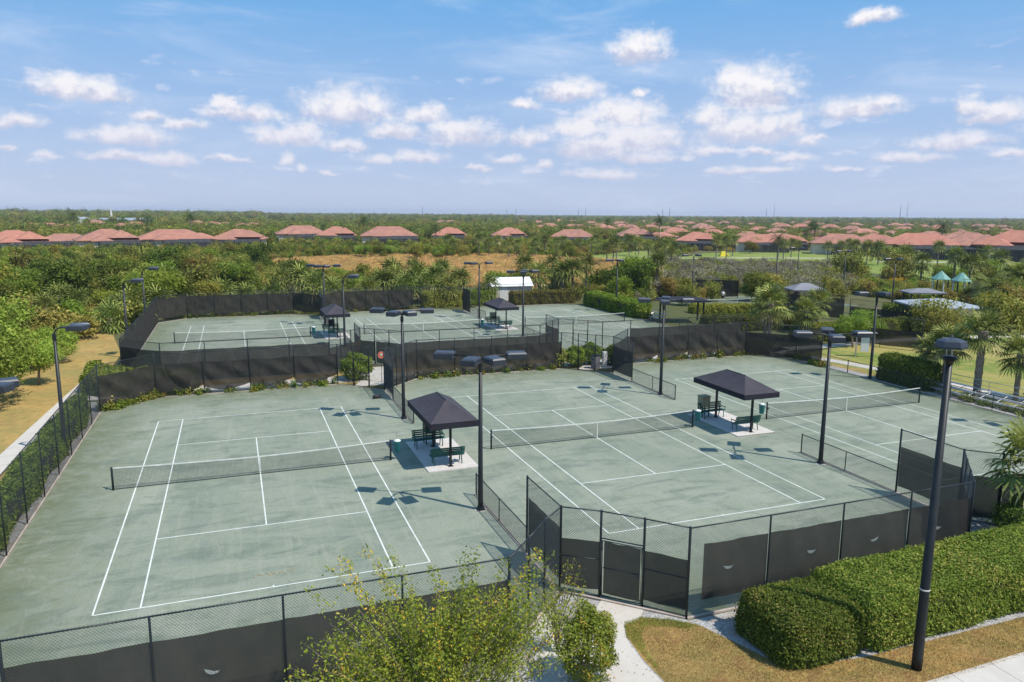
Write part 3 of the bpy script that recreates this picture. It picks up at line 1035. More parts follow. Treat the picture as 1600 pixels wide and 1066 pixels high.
def gate(root, a, b, h, screen):
    """framed gate leaf with its own screen"""
    L = math.hypot(b[0] - a[0], b[1] - a[1])
    rz = math.atan2(b[1] - a[1], b[0] - a[0])
    g = link('gate', MB().tube([(0.065, 0, .10), (0.065, 0, 2.04), (L - .065, 0, 2.04), (L - .065, 0, .10), (0.065, 0, .10)], 0.026, 6)
             .tube([(0.1, 0, 1.1), (L - .1, 0, 1.1)], 0.018, 6).tube([(0.02, 0, 2.12), (L - .02, 0, 2.12)], 0.021, 6).mesh('gate', MPOST, True), root, (a[0], a[1], 0), (0, 0, rz))
    V = seg_mesh_wires(None, (0.1, 0), (L - .1, 0), 2.0, .1, .0035, 0.12, 0)
    link('wire_mesh', fast_mesh('wire_mesh', V, 4, MWIRE), g)
    MB().box((L - .16, -.05, 1.05), (.12, .05, .14)).tube([(L - .26, -.07, 1.05), (L - .12, -.07, 1.05)], .015, 6).build('latch', MPOST, g)
    for z in (.35, 1.75):
        MB().tube([(0.05, 0, z - .05), (0.05, 0, z + .05)], .035, 6).build('hinge', MPOST, g)
    if screen:
        screen_panel((0.05, 0), (L - .05, 0), 0.15, 1.99, g, screen.get('off', .05), 0.0, 5)


SF = dict(z0=0.12, z1=2.36, off=0.05, sag=0.02, vent=True)


def mirror_front(pts, y0=FY0, y1=FY1):
    return [(x, y0 + y1 - y) for x, y in pts]


fence('tall bare chain link fence down the left side of the front left court, hedge behind', [(XW, 21.5), (XW, 52.3)], sp=0.10, r=0.0035)
fence('chain link fence with dark windscreen nearest the camera at bottom left', [(XW, 21.5), (-5.4, 18.5), (6.9, 18.5)], screen=dict(SF, bays=(1, 2, 3, 4)), sp=0.085, r=0.0036)
fence('angled entry fence with a bare gate by the leafy foreground tree', [(6.9, 18.5), (7.93, 19.57), (8.9, 20.62), (XAB, 21.43)], gates=(1,), sp=0.085, r=0.0036, skip_first=True, mid_rail=1.35)
fence('angled entry fence with screened gate at the end of the concrete path', [(XAB, 21.43), (10.91, 20.64), (11.94, 19.61), (12.92, 18.53)], gates=(1,), screen=dict(z0=0.25, z1=1.95, off=0.05, sag=0.0), sp=0.085, r=0.0036, mid_rail=1.35, skip_first=True, bottom_rail=True)
fence('chain link fence with dark vented windscreen behind the long clipped hedge', [(12.92, 18.5), (25.12, 18.5)], screen=dict(SF, z0=0.52, z1=2.42, first=0, in0=.55), sp=0.085, r=0.0036, skip_first=True)
fence('tall fence stub with dark screen between the two front courts, near end', [(XAB, 21.43), (XAB, 24.48)], screen=dict(z0=0.35, z1=2.25, off=-0.05, sag=0.02), sp=0.085, r=0.0036)
fence('low chain link divider between the two left front courts, near the camera', [(XAB, 24.48), (XAB, 30.7)], h=1.05, sp=0.085, r=0.0035, skip_first=True, bottom_rail=True)
fence('low chain link divider beyond the first canopy', [(XAB, 43.15), (XAB, 49.35)], h=1.05, sp=0.11, r=0.004, skip_last=True, bottom_rail=True)
fence('tall fence stub with dark screen between the front courts, far end', [(XAB, 49.35), (XAB, 52.4)], screen=dict(z0=0.3, z1=2.25, off=-0.05), sp=0.11, r=0.004)
fence('angled fence end and gate beside the bush at the right front corner', [(25.12, 18.5), (26.16, 19.47), (27.2, 20.44), (XBC, 21.4)], gates=(1,), screen=dict(z0=0.2, z1=2.0, off=0.05), skip_first=True)
fence('tall fence stub with a dark green screen behind the foreground lamp post', [(XBC, 21.4), (XBC, 24.55)], screen=dict(z0=0.35, z1=2.25, off=-0.05, sag=.02), sp=0.085, r=0.0036, skip_first=True)
fence('low chain link divider between middle and right front courts, near end', [(XBC, 24.55), (XBC, 30.75)], h=1.05, skip_first=True, bottom_rail=True)
fence('low chain link divider between middle and right front courts, far end', [(XBC, 43.1), (XBC, 49.1)], h=1.05, skip_last=True, sp=.11, r=.004, bottom_rail=True)
fence('tall dark screened stub at the far right corner of the middle front court', [(XBC, 49.1), (XBC, 52.2)], screen=dict(z0=0.3, z1=2.3, off=-0.05), sp=.11, r=.004)
fence('chain link fence with dark screen seen behind the palm at the right edge', [(XBC, 21.4), (29.27, 20.43), (30.3, 19.47), (31.3, 18.5), (43.6, 18.5), (XE, 21.5)], screen=dict(z0=0.2, z1=2.0, off=0.05), gates=(1,), skip_first=True)
fence('low chain link rail along the right side of the right court by the bleachers', [(XE, 27.5), (XE, 46.3)], h=1.05, sp=.11, r=.004)
fence('tall dark screened fence at the back right corner beside the lawn', [(XE, 49.3), (XE, 52.3), (43.6, 55.4)], screen=dict(z0=0.25, z1=2.2, off=-0.05, drape=.6), sp=.12, r=.0045)
fence('low rail linking the dark fence to the light pole by the right lawn', [(XE, 46.3), (XE, 49.3)], h=1.05, skip_last=True, skip_first=True)
fence('back fence of the front left court with sagging dark screens', [(XW, 52.3), (-5.4, 55.4), (6.9, 55.4)], screen=dict(z0=0.60, z1=2.35, off=0.05, drape=1.2, sag=.1), sp=.12, r=.0045, skip_first=True)
fence('open back entry fence of the front left court by the round bush', [(6.9, 55.4), (7.93, 54.4), (8.9, 53.4), (XAB, 52.4)], sp=.12, r=.0045, gates=(1,), skip_first=True, skip_last=True)
fence('back fence of the middle front court with dark folded screens', [(XAB, 52.4), (10.9, 53.4), (11.9, 54.4), (12.92, 55.4), (25.12, 55.4)], screen=dict(z0=0.30, z1=2.3, off=0.05, drape=.9, sag=.08), sp=.12, r=.0045, skip_first=True)
fence('open back entry fence with gate between the round shrubs', [(25.12, 55.4), (26.16, 54.35), (27.2, 53.3), (XBC, 52.2)], sp=.12, r=.0045, gates=(1,), skip_first=True, skip_last=True)
fence('back fence of the right front court with dark wrinkled screens', [(XBC, 52.2), (31.3, 55.4), (43.6, 55.4)], screen=dict(z0=0.52, z1=2.4, off=0.05, drape=1.2, sag=.1), sp=.12, r=.0045, skip_first=True, skip_last=True)
# back row
SB = dict(z0=0.3, z1=2.45, off=0.05, drape=.4, sag=.05)
fence('front fence of the back left court with dark screens', [(XW, 63), (-5.4, BY0), (6.9, BY0)], screen=SB, sp=.14, r=.005)
fence('left side fence of the back left court, fully screened in grey', [(XW, 63), (XW, 93.9)], screen=dict(z0=0.25, z1=2.75, off=-0.05, drape=.3), sp=.14, r=.005, skip_first=True)
fence('back fence of the back left court with brown black screens', [(XW, 93.9), (-5.4, BY1), (6.9, BY1), (XAB, 93.9)], screen=dict(SB, z0=.55, z1=2.75), sp=.14, r=.005, skip_first=True)
fence('angled entry fence with gate right of the back left court', [(6.9, BY0), (7.9, 61), (8.9, 62), (XAB, 63)], screen=dict(z0=.3, z1=2.0, off=.05, bays=(0, 2)), gates=(1,), sp=.14, r=.005, skip_first=True)
fence('angled entry fence with screened gate left of the back middle court', [(XAB, 63), (10.86, 62), (11.9, 61), (12.92, BY0)], screen=dict(z0=.3, z1=2.0, off=.05), gates=(1,), sp=.14, r=.005, skip_first=True)
fence('front fence of the back middle court with vented screens', [(12.92, BY0), (25.12, BY0)], screen=dict(SB, z1=2.1, vent=True, drape=.2), sp=.14, r=.005, skip_first=True)
fence('angled fence with a dark gate between back middle and right courts', [(25.12, BY0), (26.16, 61), (27.2, 62), (XBC, 63)], screen=dict(z0=.3, z1=2.1, off=.05), gates=(1,), sp=.14, r=.005, skip_first=True)
fence('bare angled entry fence of the back right court', [(XBC, 63), (29.27, 62), (30.3, 61), (31.3, BY0), (34.2, BY0)], gates=(1,), sp=.14, r=.005, skip_first=True)
fence('front fence of the back right court with dark screen', [(34.2, BY0), (46.6, BY0)], screen=dict(SB, z1=2.3), sp=.14, r=.005, skip_first=True)
fence('tall screened stub between the back left and middle courts, near end', [(XAB, 63), (XAB, 66)], screen=dict(z0=.3, z1=2.3, off=.05), sp=.14, r=.005, skip_first=True)
fence('low divider between the back left and middle courts, near end', [(XAB, 66), (XAB, 72.2)], h=1.05, sp=.14, r=.005, skip_first=True)
fence('low divider between the back left and middle courts, far end', [(XAB, 84.6), (XAB, 90.8)], h=1.05, sp=.14, r=.005)
fence('tall dark screened stub at the far end between the back courts', [(XAB, 90.8), (XAB, 93.9)], screen=dict(z0=.3, z1=2.7, off=.05), sp=.14, r=.005, skip_last=True)
fence('back fence of the back middle court with grey drooping screens', [(XAB, 93.9), (12.9, BY1), (22.1, BY1)], screen=dict(SB, z0=.55, z1=2.75, drape=1.0), sp=.14, r=.005, skip_first=True)
fence('bare back fence panel in front of the trimmed hedge by the shed', [(22.1, BY1), (25.2, BY1), (XBC, 93.9)], sp=.14, r=.005, skip_first=True)
fence('low divider between the back middle and right courts, near end', [(XBC, 66), (XBC, 72.2)], h=1.05, sp=.14, r=.005, skip_first=True)
fence('tall screened stub between the back middle and right courts, near end', [(XBC, 63), (XBC, 66)], screen=dict(z0=.3, z1=2.1, off=.05), sp=.14, r=.005, skip_first=True)
fence('low divider between the back middle and right courts, far end', [(XBC, 84.6), (XBC, 90.8)], h=1.05, sp=.14, r=.005)
fence('narrow tall dark screen at the far corner in front of the shed', [(XBC, 90.8), (XBC, 93.9)], screen=dict(z0=.2, z1=3.0, off=.05), sp=.14, r=.005, skip_last=True)
fence('thin bare fence behind the back right court in front of hedges', [(XBC, 93.9), (31.3, BY1), (43.6, BY1), (XE, 93.9)], sp=.2, r=.004, skip_first=True)
fence('low rail fence on the right side of the back right court', [(XE, 62), (XE, 71)], h=1.05, sp=.14, r=.005)

# ------------------------------------------------------------------ nets
def make_net():
    root = thing('tennis_net', 'net', 'tennis net', (0, 0, 0))
    W = 6.42
    pm = MB().tube([(0, 0, 0), (0, 0, 1.08), (0, 0, 1.11)], [.05, .05, .03], 10).mesh('net_post', MPOST, True)
    for s in (-1, 1):
        p = link('net_post', pm, root, (s * W, 0, 0))
        MB().box((s * 0.0, -.07, .72), (.07, .08, .12)).tube([(0, -.1, .72), (0, -.22, .76)], .012, 5).build('winch', MPOST, p)
    n = 24

    def top(x):
        return 0.925 + 0.15 * (abs(x) / W) ** 1.6
    mb = MB()
    for i in range(n):
        x0, x1 = -W + 2 * W * i / n, -W + 2 * W * (i + 1) / n
        mb.add([(x0, -.014, top(x0) - .055), (x1, -.014, top(x1) - .055), (x1, -.014, top(x1)), (x0, -.014, top(x0)), (x0, .014, top(x0) - .055), (x1, .014, top(x1) - .055), (x1, .014, top(x1)), (x0, .014, top(x0))],
               [(0, 1, 2, 3), (5, 4, 7, 6), (3, 2, 6, 7), (4, 5, 1, 0)])
    mb.build('head_band', MLINE, root)
    V = []
    wv = 0.0035
    k = int(2 * W / 0.055)
    for i in range(k + 1):
        x = -W + .04 + (2 * W - .08) * i / k
        V += [(x - wv, 0, .03), (x + wv, 0, .03), (x + wv, 0, top(x) - .05), (x - wv, 0, top(x) - .05)]
    for j in range(16):
        f = (j + .5) / 16
        for i in range(n):
            x0, x1 = -W + .04 + (2 * W - .08) * i / n, -W + .04 + (2 * W - .08) * (i + 1) / n
            za, zb = .03 + (top(x0) - .08) * f, .03 + (top(x1) - .08) * f
            V += [(x0, .002, za - wv), (x1, .002, zb - wv), (x1, .002, zb + wv), (x0, .002, za + wv)]
    for i in range(n):   # hem at the bottom
        x0, x1 = -W + .04 + (2 * W - .08) * i / n, -W + .04 + (2 * W - .08) * (i + 1) / n
        V += [(x0, -.004, .02), (x1, -.004, .02), (x1, -.004, .05), (x0, -.004, .05)]
    link('netting', fast_mesh('netting', V, 4, MNET), root)
    MB().box((0, -.018, .47), (.055, .012, .9)).build('centre_strap', MLINE, root)
    return root


NETL = {(0, 0): 'tennis net of the front left court, nearest on the left', (1, 0): 'tennis net of the middle front court between the two canopies',
        (2, 0): 'tennis net of the right front court running towards the bleachers', (0, 1): 'tennis net of the back left court behind the dark screens',
        (1, 1): 'tennis net of the back middle court', (2, 1): 'tennis net of the back right court near the long dark hedge'}
net0 = make_net()
for (i, j), lab in NETL.items():
    o = net0 if (i, j) == (0, 0) else copy_tree(net0)
    o.location = (CX[i], CYS[j], 0.012)
    tag(o, lab, 'tennis net', 'tennis nets across the courts')


# ------------------------------------------------------------------ canopies, pads, benches
def make_bench(papers=False):
    root = thing('slatted_bench', 'bench', 'bench')
    for i in range(4):
        MB().box((0, -.16 + i * .115, .45), (1.75, .09, .03)).build('seat_slat', MBENCH, root)
    for i in range(4):
        MB().box((0, .245 + i * .03, .56 + i * .105), (1.75, .03, .08)).build('back_slat', MBENCH, root)
    for s in (-1, 1):
        x = s * .72
        mb = MB()
        mb.tube([(x, -.2, 0), (x, -.17, .43), (x, .2, .43), (x, .36, .93)], .028, 6)
        mb.tube([(x, .30, 0), (x, .17, .43)], .028, 6)
        mb.build('leg_frame', MBENCH, root)
        mb = MB().box((x * 1.12, .0, .66), (.07, .48, .03)).tube([(x * 1.12, -.2, .43), (x * 1.12, -.2, .65)], .018, 6)
        mb.build('armrest', MBENCH, root)
    return root


def make_canopy():
    root = thing('shade_canopy', 'canopy', 'canopy')
    hx, hy, ze, zr = 1.22, 2.52, 2.52, 3.28
    ry = 0.85
    mb = MB()
    n = 8
    def P(u, v):  # slightly sagging fabric on each slope
        return u
    E_ = [(-hx, -hy, ze), (hx, -hy, ze), (hx, hy, ze), (-hx, hy, ze)]
    T_ = [(0, -hy + 1.6, zr), (0, hy - 1.6, zr)]
    def grid(A, B, C, D, n=8, m=6):
        vs, fs = [], []
        for i in range(n + 1):
            for j in range(m + 1):
                f, g = i / n, j / m
                a = Vector(A).lerp(Vector(B), f)
                c = Vector(D).lerp(Vector(C), f)
                p = a.lerp(c, g)
                p.z -= 0.05 * math.sin(math.pi * f) * math.sin(math.pi * g)
                vs.append(p)
        for i in range(n):
            for j in range(m):
                q = i * (m + 1) + j
                fs.append((q, q + m + 1, q + m + 2, q + 1))
        return vs, fs
    for A, B, C, D in ((E_[0], E_[1], T_[0], T_[0]), (E_[1], E_[2], T_[1], T_[0]), (E_[2], E_[3], T_[1], T_[1]), (E_[3], E_[0], T_[0], T_[1])):
        mb.add(*grid(A, B, C, D))
    mb.build('roof_fabric', MCANO, root)
    mb = MB()
    for i in range(4):
        a, b = E_[i], E_[(i + 1) % 4]
        o = 0.004
        mb.add([(a[0] * (1 + o), a[1] * (1 + o), ze - .30), (b[0] * (1 + o), b[1] * (1 + o), ze - .30), (b[0] * (1 + o), b[1] * (1 + o), ze + .01), (a[0] * (1 + o), a[1] * (1 + o), ze + .01)], [(0, 1, 2, 3)])
    mb.build('valance', MVAL, root)
    mb = MB()
    for i in range(4):
        a, b = E_[i], E_[(i + 1) % 4]
        mb.tube([(a[0] * .98, a[1] * .99, ze - .03), (b[0] * .98, b[1] * .99, ze - .03)], .025, 5)
    mb.tube([T_[0], T_[1]], .025, 5)
    for e, t in ((0, 0), (1, 0), (2, 1), (3, 1)):
        mb.tube([(E_[e][0] * .97, E_[e][1] * .98, ze - .04), (T_[t][0], T_[t][1], zr - .05)], .022, 5)
    for s in (-1, 1):
        mb.tube([(-hx * .98, s * 1.72, ze - .03), (hx * .98, s * 1.72, ze - .03)], .025, 5)
    mb.build('frame', MPOST, root)
    for s in (-1, 1):
        p = MB().box((0, 0, 1.27), (.11, .11, 2.5)).build('canopy_post', MPOLE, root)
        p.location = (0, s * 1.72, 0)
        MB().box((0, 0, .03), (.26, .26, .03)).build('base_plate', MPOLE, p)
    return root


canopy0 = make_canopy()
bench0 = make_bench()
CAN = [((9.80, 36.6), 'dark canopy over the benches between the two left front courts', 'left front canopy'),
       ((28.15, 36.55), 'dark canopy between the middle and right front courts', 'right front canopy'),
       ((9.7, 78.5), 'small dark canopy beside the back left court', 'back left canopy'),
       ((28.1, 78.6), 'dark canopy between the back middle and right courts', 'back right canopy')]
for i, ((x, y), lab, nm) in enumerate(CAN):
    o = canopy0 if i == 0 else copy_tree(canopy0)
    o.location = (x, y, 0.03)
    tag(o, lab, 'canopy', 'shade canopies between the courts')
    px = x + .05
    pad = MB().box((px, y + .38, .03), (2.62, 5.2, .06))
    tag(pad.build('paver_pad', MPAV), kind='structure')
    for k, (dy, rz, w1) in enumerate(((-1.2, math.pi, 'nearer'), (1.75, 0.0, 'farther'))):
        b = bench0 if (i == 0 and k == 0) else copy_tree(bench0)
        b.location = (x + (-.05 if k == 0 else -.25), y + dy, .06)
        b.rotation_euler = (0, 0, rz + (0.04 if k else -.03))
        tag(b, '%s green slatted bench under the %s' % (w1, nm), 'bench', 'green benches on the paver pads')


def cabinet(x, y, m, lab, paper):
    root = thing('cooler_cabinet', lab, 'cabinet', (x, y, .06), 0.1)
    MB().box((0, 0, .98), (.62, .5, .62), top=(1, .92)).build('cabinet_body', m, root)
    MB().box((0, 0, 1.31), (.68, .56, .05)).build('lid', m, root)
    mb = MB()
    for sx in (-.26, .26):
        for sy in (-.2, .2):
            mb.box((sx, sy, .33), (.06, .06, .66))
    mb.box((0, 0, .3), (.56, .44, .04))
    mb.build('stand', MBENCH, root)
    if paper:
        MB().box((.02, -.262, .9), (.36, .01, .42)).build('paper_notice', MWHITE, root)


cabinet(9.75, 39.0, MPOLE, 'dark cooler cabinet with white paper behind the bench under left canopy', True)
cabinet(27.55, 38.75, MBEIGE, 'beige cooler cabinet by the post of the right front canopy', False)
cabinet(28.0, 81.1, MBEIGE, 'beige cabinet under the back right canopy', False)
cabinet(9.6, 81.0, MPOLE, 'dark cabinet under the back left canopy', False)


def bin_(x, y, lab, side=1):
    root = thing('hanging_bin', lab, 'bin', (x, y, 0))
    MB().tube([(0, 0, .42), (0, 0, .46), (0, 0, .98), (0, 0, 1.0)], [.12, .15, .19, .2], 14).build('bin_body', MTEAL, root, True)
    MB().tube([(0, 0, .985), (0, 0, 1.03), (0, 0, 1.09)], [.19, .19, .06], 14).build('bin_lid', MWHITE, root, True)
    MB().tube([(-.2 * side, 0, .8), (-.36 * side, 0, .8)], .015, 5).tube([(0, 0, 1.05), (-.03, 0, 1.5)], .008, 5).build('bracket', MPOST, root)


bin_(7.52, 36.95, 'teal bin with white lid on the net post beside the left canopy')
bin_(25.88, 36.95, 'teal bin with white lid on the net post beside the right canopy')
bin_(30.6, 36.95, 'teal bin hanging left of the right court net post', -1)
bin_(7.5, 78.5, 'small teal bin on the net post of the back left court')
bin_(25.85, 78.5, 'small teal bin on the net post of the back middle court')
for (x, y, lab) in ((7.05, 54.35, 'round black drag mat lying at the back corner of front left court'),):
    root = thing('rolled_mat', lab, 'mat', (8.6, 50.2, .02))
    MB().tube([(0, 0, .12), (.5, .05, .12)], .13, 12).build('mat_roll', MDARKC, root, True)



# ------------------------------------------------------------------ court light poles
def head_mesh(name):
    mb = MB()
    mb.box((0, 0, -.03), (.82, .60, .20))
    mb.box((0, 0, .10), (.82, .60, .06), top=(.88, .84))
    mb.box((0, 0, -.145), (.74, .52, .03), top=(1.08, 1.08))
    return mb.mesh(name, MHEAD)


HEAD = head_mesh('lamp_head')
POLE = MB().tube([(0, 0, .0), (0, 0, .5), (0, 0, 6.3)], [.12, .115, .075], 12).mesh('pole', MPOLE, True)
PBASE = MB().box((0, 0, .04), (.36, .36, .05)).tube([(0, 0, .05), (0, 0, .2)], [.19, .13], 12).mesh('pole_base', MPOLE)
PLINTH = MB().tube([(0, 0, -.05), (0, 0, .03)], .26, 14).mesh('plinth', MCON)


def court_light(x, y, arms, lab, grp='court floodlights on dark poles'):
    """arms: list of (dx,dy) head offsets"""
    root = thing('court_light', lab, 'light pole', (x, y, 0), 0, grp)
    link('pole', POLE, root)
    link('pole_base', PBASE, root)
    link('plinth', PLINTH, root)
    MB().tube([(0, 0, 6.15), (0, 0, 6.45)], .1, 10).build('collar', MPOLE, root)
    for dx, dy in arms:
        d = math.hypot(dx, dy)
        ux, uy = dx / d, dy / d
        pts = []
        for k in range(6):
            q = k / 5 * math.pi / 2
            pts.append((ux * .38 * (1 - math.cos(q)), uy * .38 * (1 - math.cos(q)), 6.38 + .40 * math.sin(q)))
        pts.append((dx * (1 - .3 / d), dy * (1 - .3 / d), 6.80))
        MB().tube(pts, .04, 8).build('arm', MPOLE, root, True)
        long_ = abs(dx) > abs(dy)
        link('lamp_head', HEAD, root, (dx, dy, 6.80), (0, 0, math.atan2(uy, ux)))
    return root


A4 = [(-1.35, .75), (1.5, -.28), (-.72, -.98), (.22, -1.15)]
B4 = [(-1.25, .55), (1.6, -.45), (-.55, -1.0), (.75, 1.0)]
court_light(9.5, 29.1, A4, 'four headed floodlight pole at the near divider between the left front courts')
court_light(9.5, 44.5, A4, 'four headed floodlight pole behind the left front canopy')
court_light(28.0, 29.05, B4, 'four headed floodlight pole left of the tall foreground lamp')
court_light(28.1, 44.75, B4, 'four headed floodlight pole behind the right front canopy')
court_light(46.72, 44.0, [(-1.35, .2), (.05, -.55)], 'slim floodlight pole left of the trimmed hedge by the right lawn')
court_light(46.72, 29.0, [(-1.35, .5), (-.2, -.95)], 'floodlight pole at the right side of the right court')
LFT = [(1.15, .35), (1.1, -.35)]
court_light(-8.72, 43.3, LFT, 'gooseneck floodlight pole beside the left side fence hedge')
court_light(-8.72, 29.2, LFT, 'floodlight at the left edge with only its blue heads in view')
court_light(-8.9, 71.5, LFT, 'gooseneck floodlight pole beside the back left court, nearer of two')
court_light(-8.9, 86.5, LFT, 'gooseneck floodlight pole beside the back left court, farther of two')
court_light(9.6, 70.9, [(1.1, .3), (.9, -.4)], 'two headed floodlight pole right of the small back canopy')
court_light(9.55, 86.4, A4, 'four headed floodlight pole at the far end between back left and middle courts')
court_light(28.2, 72.0, [(-1.3, .4), (1.3, .2), (-.4, -1.0), (.5, 1.0)], 'four headed floodlight pole right of the back right canopy')
court_light(28.0, 86.2, [(-1.4, .4), (-.9, -.3), (1.3, .2)], 'floodlight pole in front of the straw field by the shed')
court_light(47.3, 87.0, [(-1.1, .3), (.1, -.5)], 'thin floodlight pole behind the long dark hedge')
for (px, py, lab) in ((1081, 470, 'floodlight pole among the palms at the back right'), (1317, 455, 'floodlight pole before the brown tree by the far courts'), (1393, 480, 'floodlight pole left of the grey pool roof'),
                      (1252, 405, 'far floodlight pole left of the small grey shade roof')):
    x, y = at(px, py) if py > 440 else at_dist(px, 150)
    court_light(x, y, [(-1.3, .3), (.9, .2)], lab, 'floodlights of the far courts')


# foreground street lamp
def street_lamp(x, y):
    root = thing('street_lamp', 'tall dark street lamp with flat six sided cap standing on the dry grass', 'street lamp', (x, y, 0))
    root.rotation_euler = (0, 0, .25)
    MB().tube([(0, 0, 0), (0, 0, .4), (0, 0, 8.85)], [.142, .14, .082], 16).build('pole', MPOLE, root, True)
    MB().tube([(0, 0, 2.42), (0, 0, 2.46)], .132, 16).build('band', MWHITE, root, True)
    MB().box((.13, 0, 3.0), (.03, .07, .16)).build('hand_hole_cover', MPOLE, root)
    MB().tube([(0, 0, 8.8), (0, 0, 8.90), (0, 0, 8.98), (0, 0, 9.03)], [.085, .12, .19, .15], 12).build('capital', MPOLE, root, True)
    mb = MB()
    for k in range(3):
        q = k * 2.094
        mb.tube([(math.cos(q) * .08, math.sin(q) * .08, 9.02), (math.cos(q) * .08, math.sin(q) * .08, 9.28)], .02, 6)
    mb.build('stem', MALU, root)
    MB().tube([(0, 0, 9.26), (0, 0, 9.31), (0, 0, 9.44), (0, 0, 9.49), (0, 0, 9.50)], [.40, .40, .35, .24, .05], 6).build('lamp_cap', MHEAD, root)
    MB().tube([(0, 0, 9.54), (0, 0, 9.6)], [.05, .02], 8).build('finial', MHEAD, root)


street_lamp(17.55, 14.0)
# marker stake by the path
st = thing('marker_stake', 'small red brown stake standing in the gravel by the long hedge', 'stake', (14.05, 17.35, 0))
MB().tube([(0, 0, 0), (0, 0, .42)], .012, 5).build('rod', MEDGE, st)
MB().tube([(0, 0, .42), (0, 0, .48)], .03, 6).build('stake_cap', MORANGE, st)

# orange signs / cones at the back gate
x, y = 10.15, 55.2
root = thing('orange_ball_hopper', 'round orange disc on a stand by the back entry gate', 'sign', (x, y, 0))
MB().tube([(0, 0, 0), (0, 0, 1.9)], .02, 6).build('stand', MPOST, root)
MB().tube([(0, -.02, 2.1), (0, .02, 2.1)], .27, 16).build('disc', MORANGE, root)
MB().tube([(0, -.035, 2.13), (0, -.022, 2.13)], .09, 12).build('disc_centre', MWHITE, root)

# bicycle rack like frame by the entry of front left court
root = thing('equipment_rack', 'dark steel rack standing by the bush at the back entry', 'rack', (8.0, 55.7, 0), .5)
mb = MB()
for k in range(3):
    mb.tube([(k * .35, 0, 0), (k * .35, 0, 1.1), (k * .35, .4, 1.1), (k * .35, .4, 0)], .02, 6)
mb.tube([(0, 0, 1.1), (.7, 0, 1.1)], .02, 6).tube([(0, .4, .5), (.7, .4, .5)], .02, 6)
mb.build('rack_frame', MPOST, root)

# trash container between the back entries
root = thing('trash_container', 'grey upright container between the round shrubs at the middle path', 'bin', (27.9, 54.6, 0))
MB().box((0, 0, .55), (.55, .55, 1.1)).build('container_body', MGREY, root)
MB().box((0, 0, 1.13), (.6, .6, .06)).build('container_lid', MPOLE, root)
root = thing('water_station', 'white upright water station beside the grey container', 'water cooler', (28.9, 54.9, 0))
MB().box((0, 0, .65), (.35, .3, 1.3)).build('station_body', MWHITE, root)


# ------------------------------------------------------------------ bleachers
def bleacher(x, y, rz, lab):
    root = thing('aluminium_bleacher', lab, 'bleacher', (x, y, 0), rz, 'aluminium bleachers beside the right court')
    for i in range(3):
        MB().box((0, i * .6, .38 + i * .2), (4.4, .26, .045)).build('seat_plank', MALU, root)
        if i:
            MB().box((0, i * .6 - .3, .12 + i * .2 - .1), (4.4, .22, .035)).build('foot_plank', MALU, root)
    for s in (-1.8, -.6, .6, 1.8):
        MB().tube([(s, -.1, 0), (s, -.1, .36), (s, 1.3, .78), (s, 1.3, 0), (s, -.1, 0.05)], .022, 5).build('support_frame', MALU, root)
    MB().tube([(-2.2, 1.4, .3), (-2.2, 1.4, 1.35), (2.2, 1.4, 1.35), (2.2, 1.4, .3)], .02, 5).tube([(-2.2, 1.4, 1.0), (2.2, 1.4, 1.0)], .015, 5).build('guard_rail', MALU, root)


bleacher(47.6, 33.6, -math.pi / 2, 'aluminium bleacher between the two thick palm trunks')
bleacher(47.5, 38.0, -math.pi / 2, 'aluminium bleacher next to the dark trimmed hedge')
bleacher(47.8, 79.5, -math.pi / 2, 'small aluminium bleacher beside the back right court')
# kiosk board on the lawn
x, y = at(1350, 558)
root = thing('notice_board', 'white and grey notice board frame on the right lawn', 'notice board', (x, y, 0), -.5)
for s in (-.75, .75):
    MB().box((s, 0, 1.1), (.1, .1, 2.2)).build('board_post', MEDGE, root)
MB().box((0, 0, 1.25), (.7, .08, 1.5)).build('board_panel', MWHITE, root)
MB().box((0, 0, 2.25), (1.9, .5, .06)).build('board_roof', MGREY, root)

# ------------------------------------------------------------------ shed, shelters, gazebos, pool roof
def hip(mb, hx, hy, ze, zr, over=.0, ridge=None):
    rl = max(0.0, hx - hy) if ridge is None else ridge
    a, b = hx + over, hy + over
    vs = [(-a, -b, ze), (a, -b, ze), (a, b, ze), (-a, b, ze), (-rl, 0, zr), (rl, 0, zr), (-a, -b, ze - .18), (a, -b, ze - .18), (a, b, ze - .18), (-a, b, ze - .18)]
    mb.add(vs, [(0, 1, 5, 4), (1, 2, 5), (2, 3, 4, 5), (3, 0, 4), (6, 7, 1, 0), (7, 8, 2, 1), (8, 9, 3, 2), (9, 6, 0, 3), (9, 8, 7, 6)])
    return mb


sx, sy = 38.6, 104.6
root = thing('storage_shed', 'pale pink storage shed with white metal roof behind the back courts', 'shed', (sx, sy, 0), -.05)
MB().add([(-3.0, -1.7, 0), (3.0, -1.7, 0), (3.0, 1.7, 0), (-3.0, 1.7, 0), (-3.0, -1.7, 2.3), (3.0, -1.7, 2.3), (3.0, 1.7, 2.3), (-3.0, 1.7, 2.3), (-3.0, 0, 3.3), (3.0, 0, 3.3)],
         [(0, 1, 5, 4), (1, 2, 6, 9, 5), (2, 3, 7, 6), (3, 0, 4, 8, 7)]).build('wall', MSHED, root)
MB().add([(-3.3, -2.0, 2.17), (3.3, -2.0, 2.17), (3.3, 0, 3.38), (-3.3, 0, 3.38), (3.3, 2.0, 2.17), (-3.3, 2.0, 2.17)], [(0, 1, 2, 3), (3, 2, 4, 5)]).build('roof', MSHEDR, root)
MB().box((-1.4, -1.72, 1.05), (1.5, .04, 2.0)).build('door', MWHITE, root)


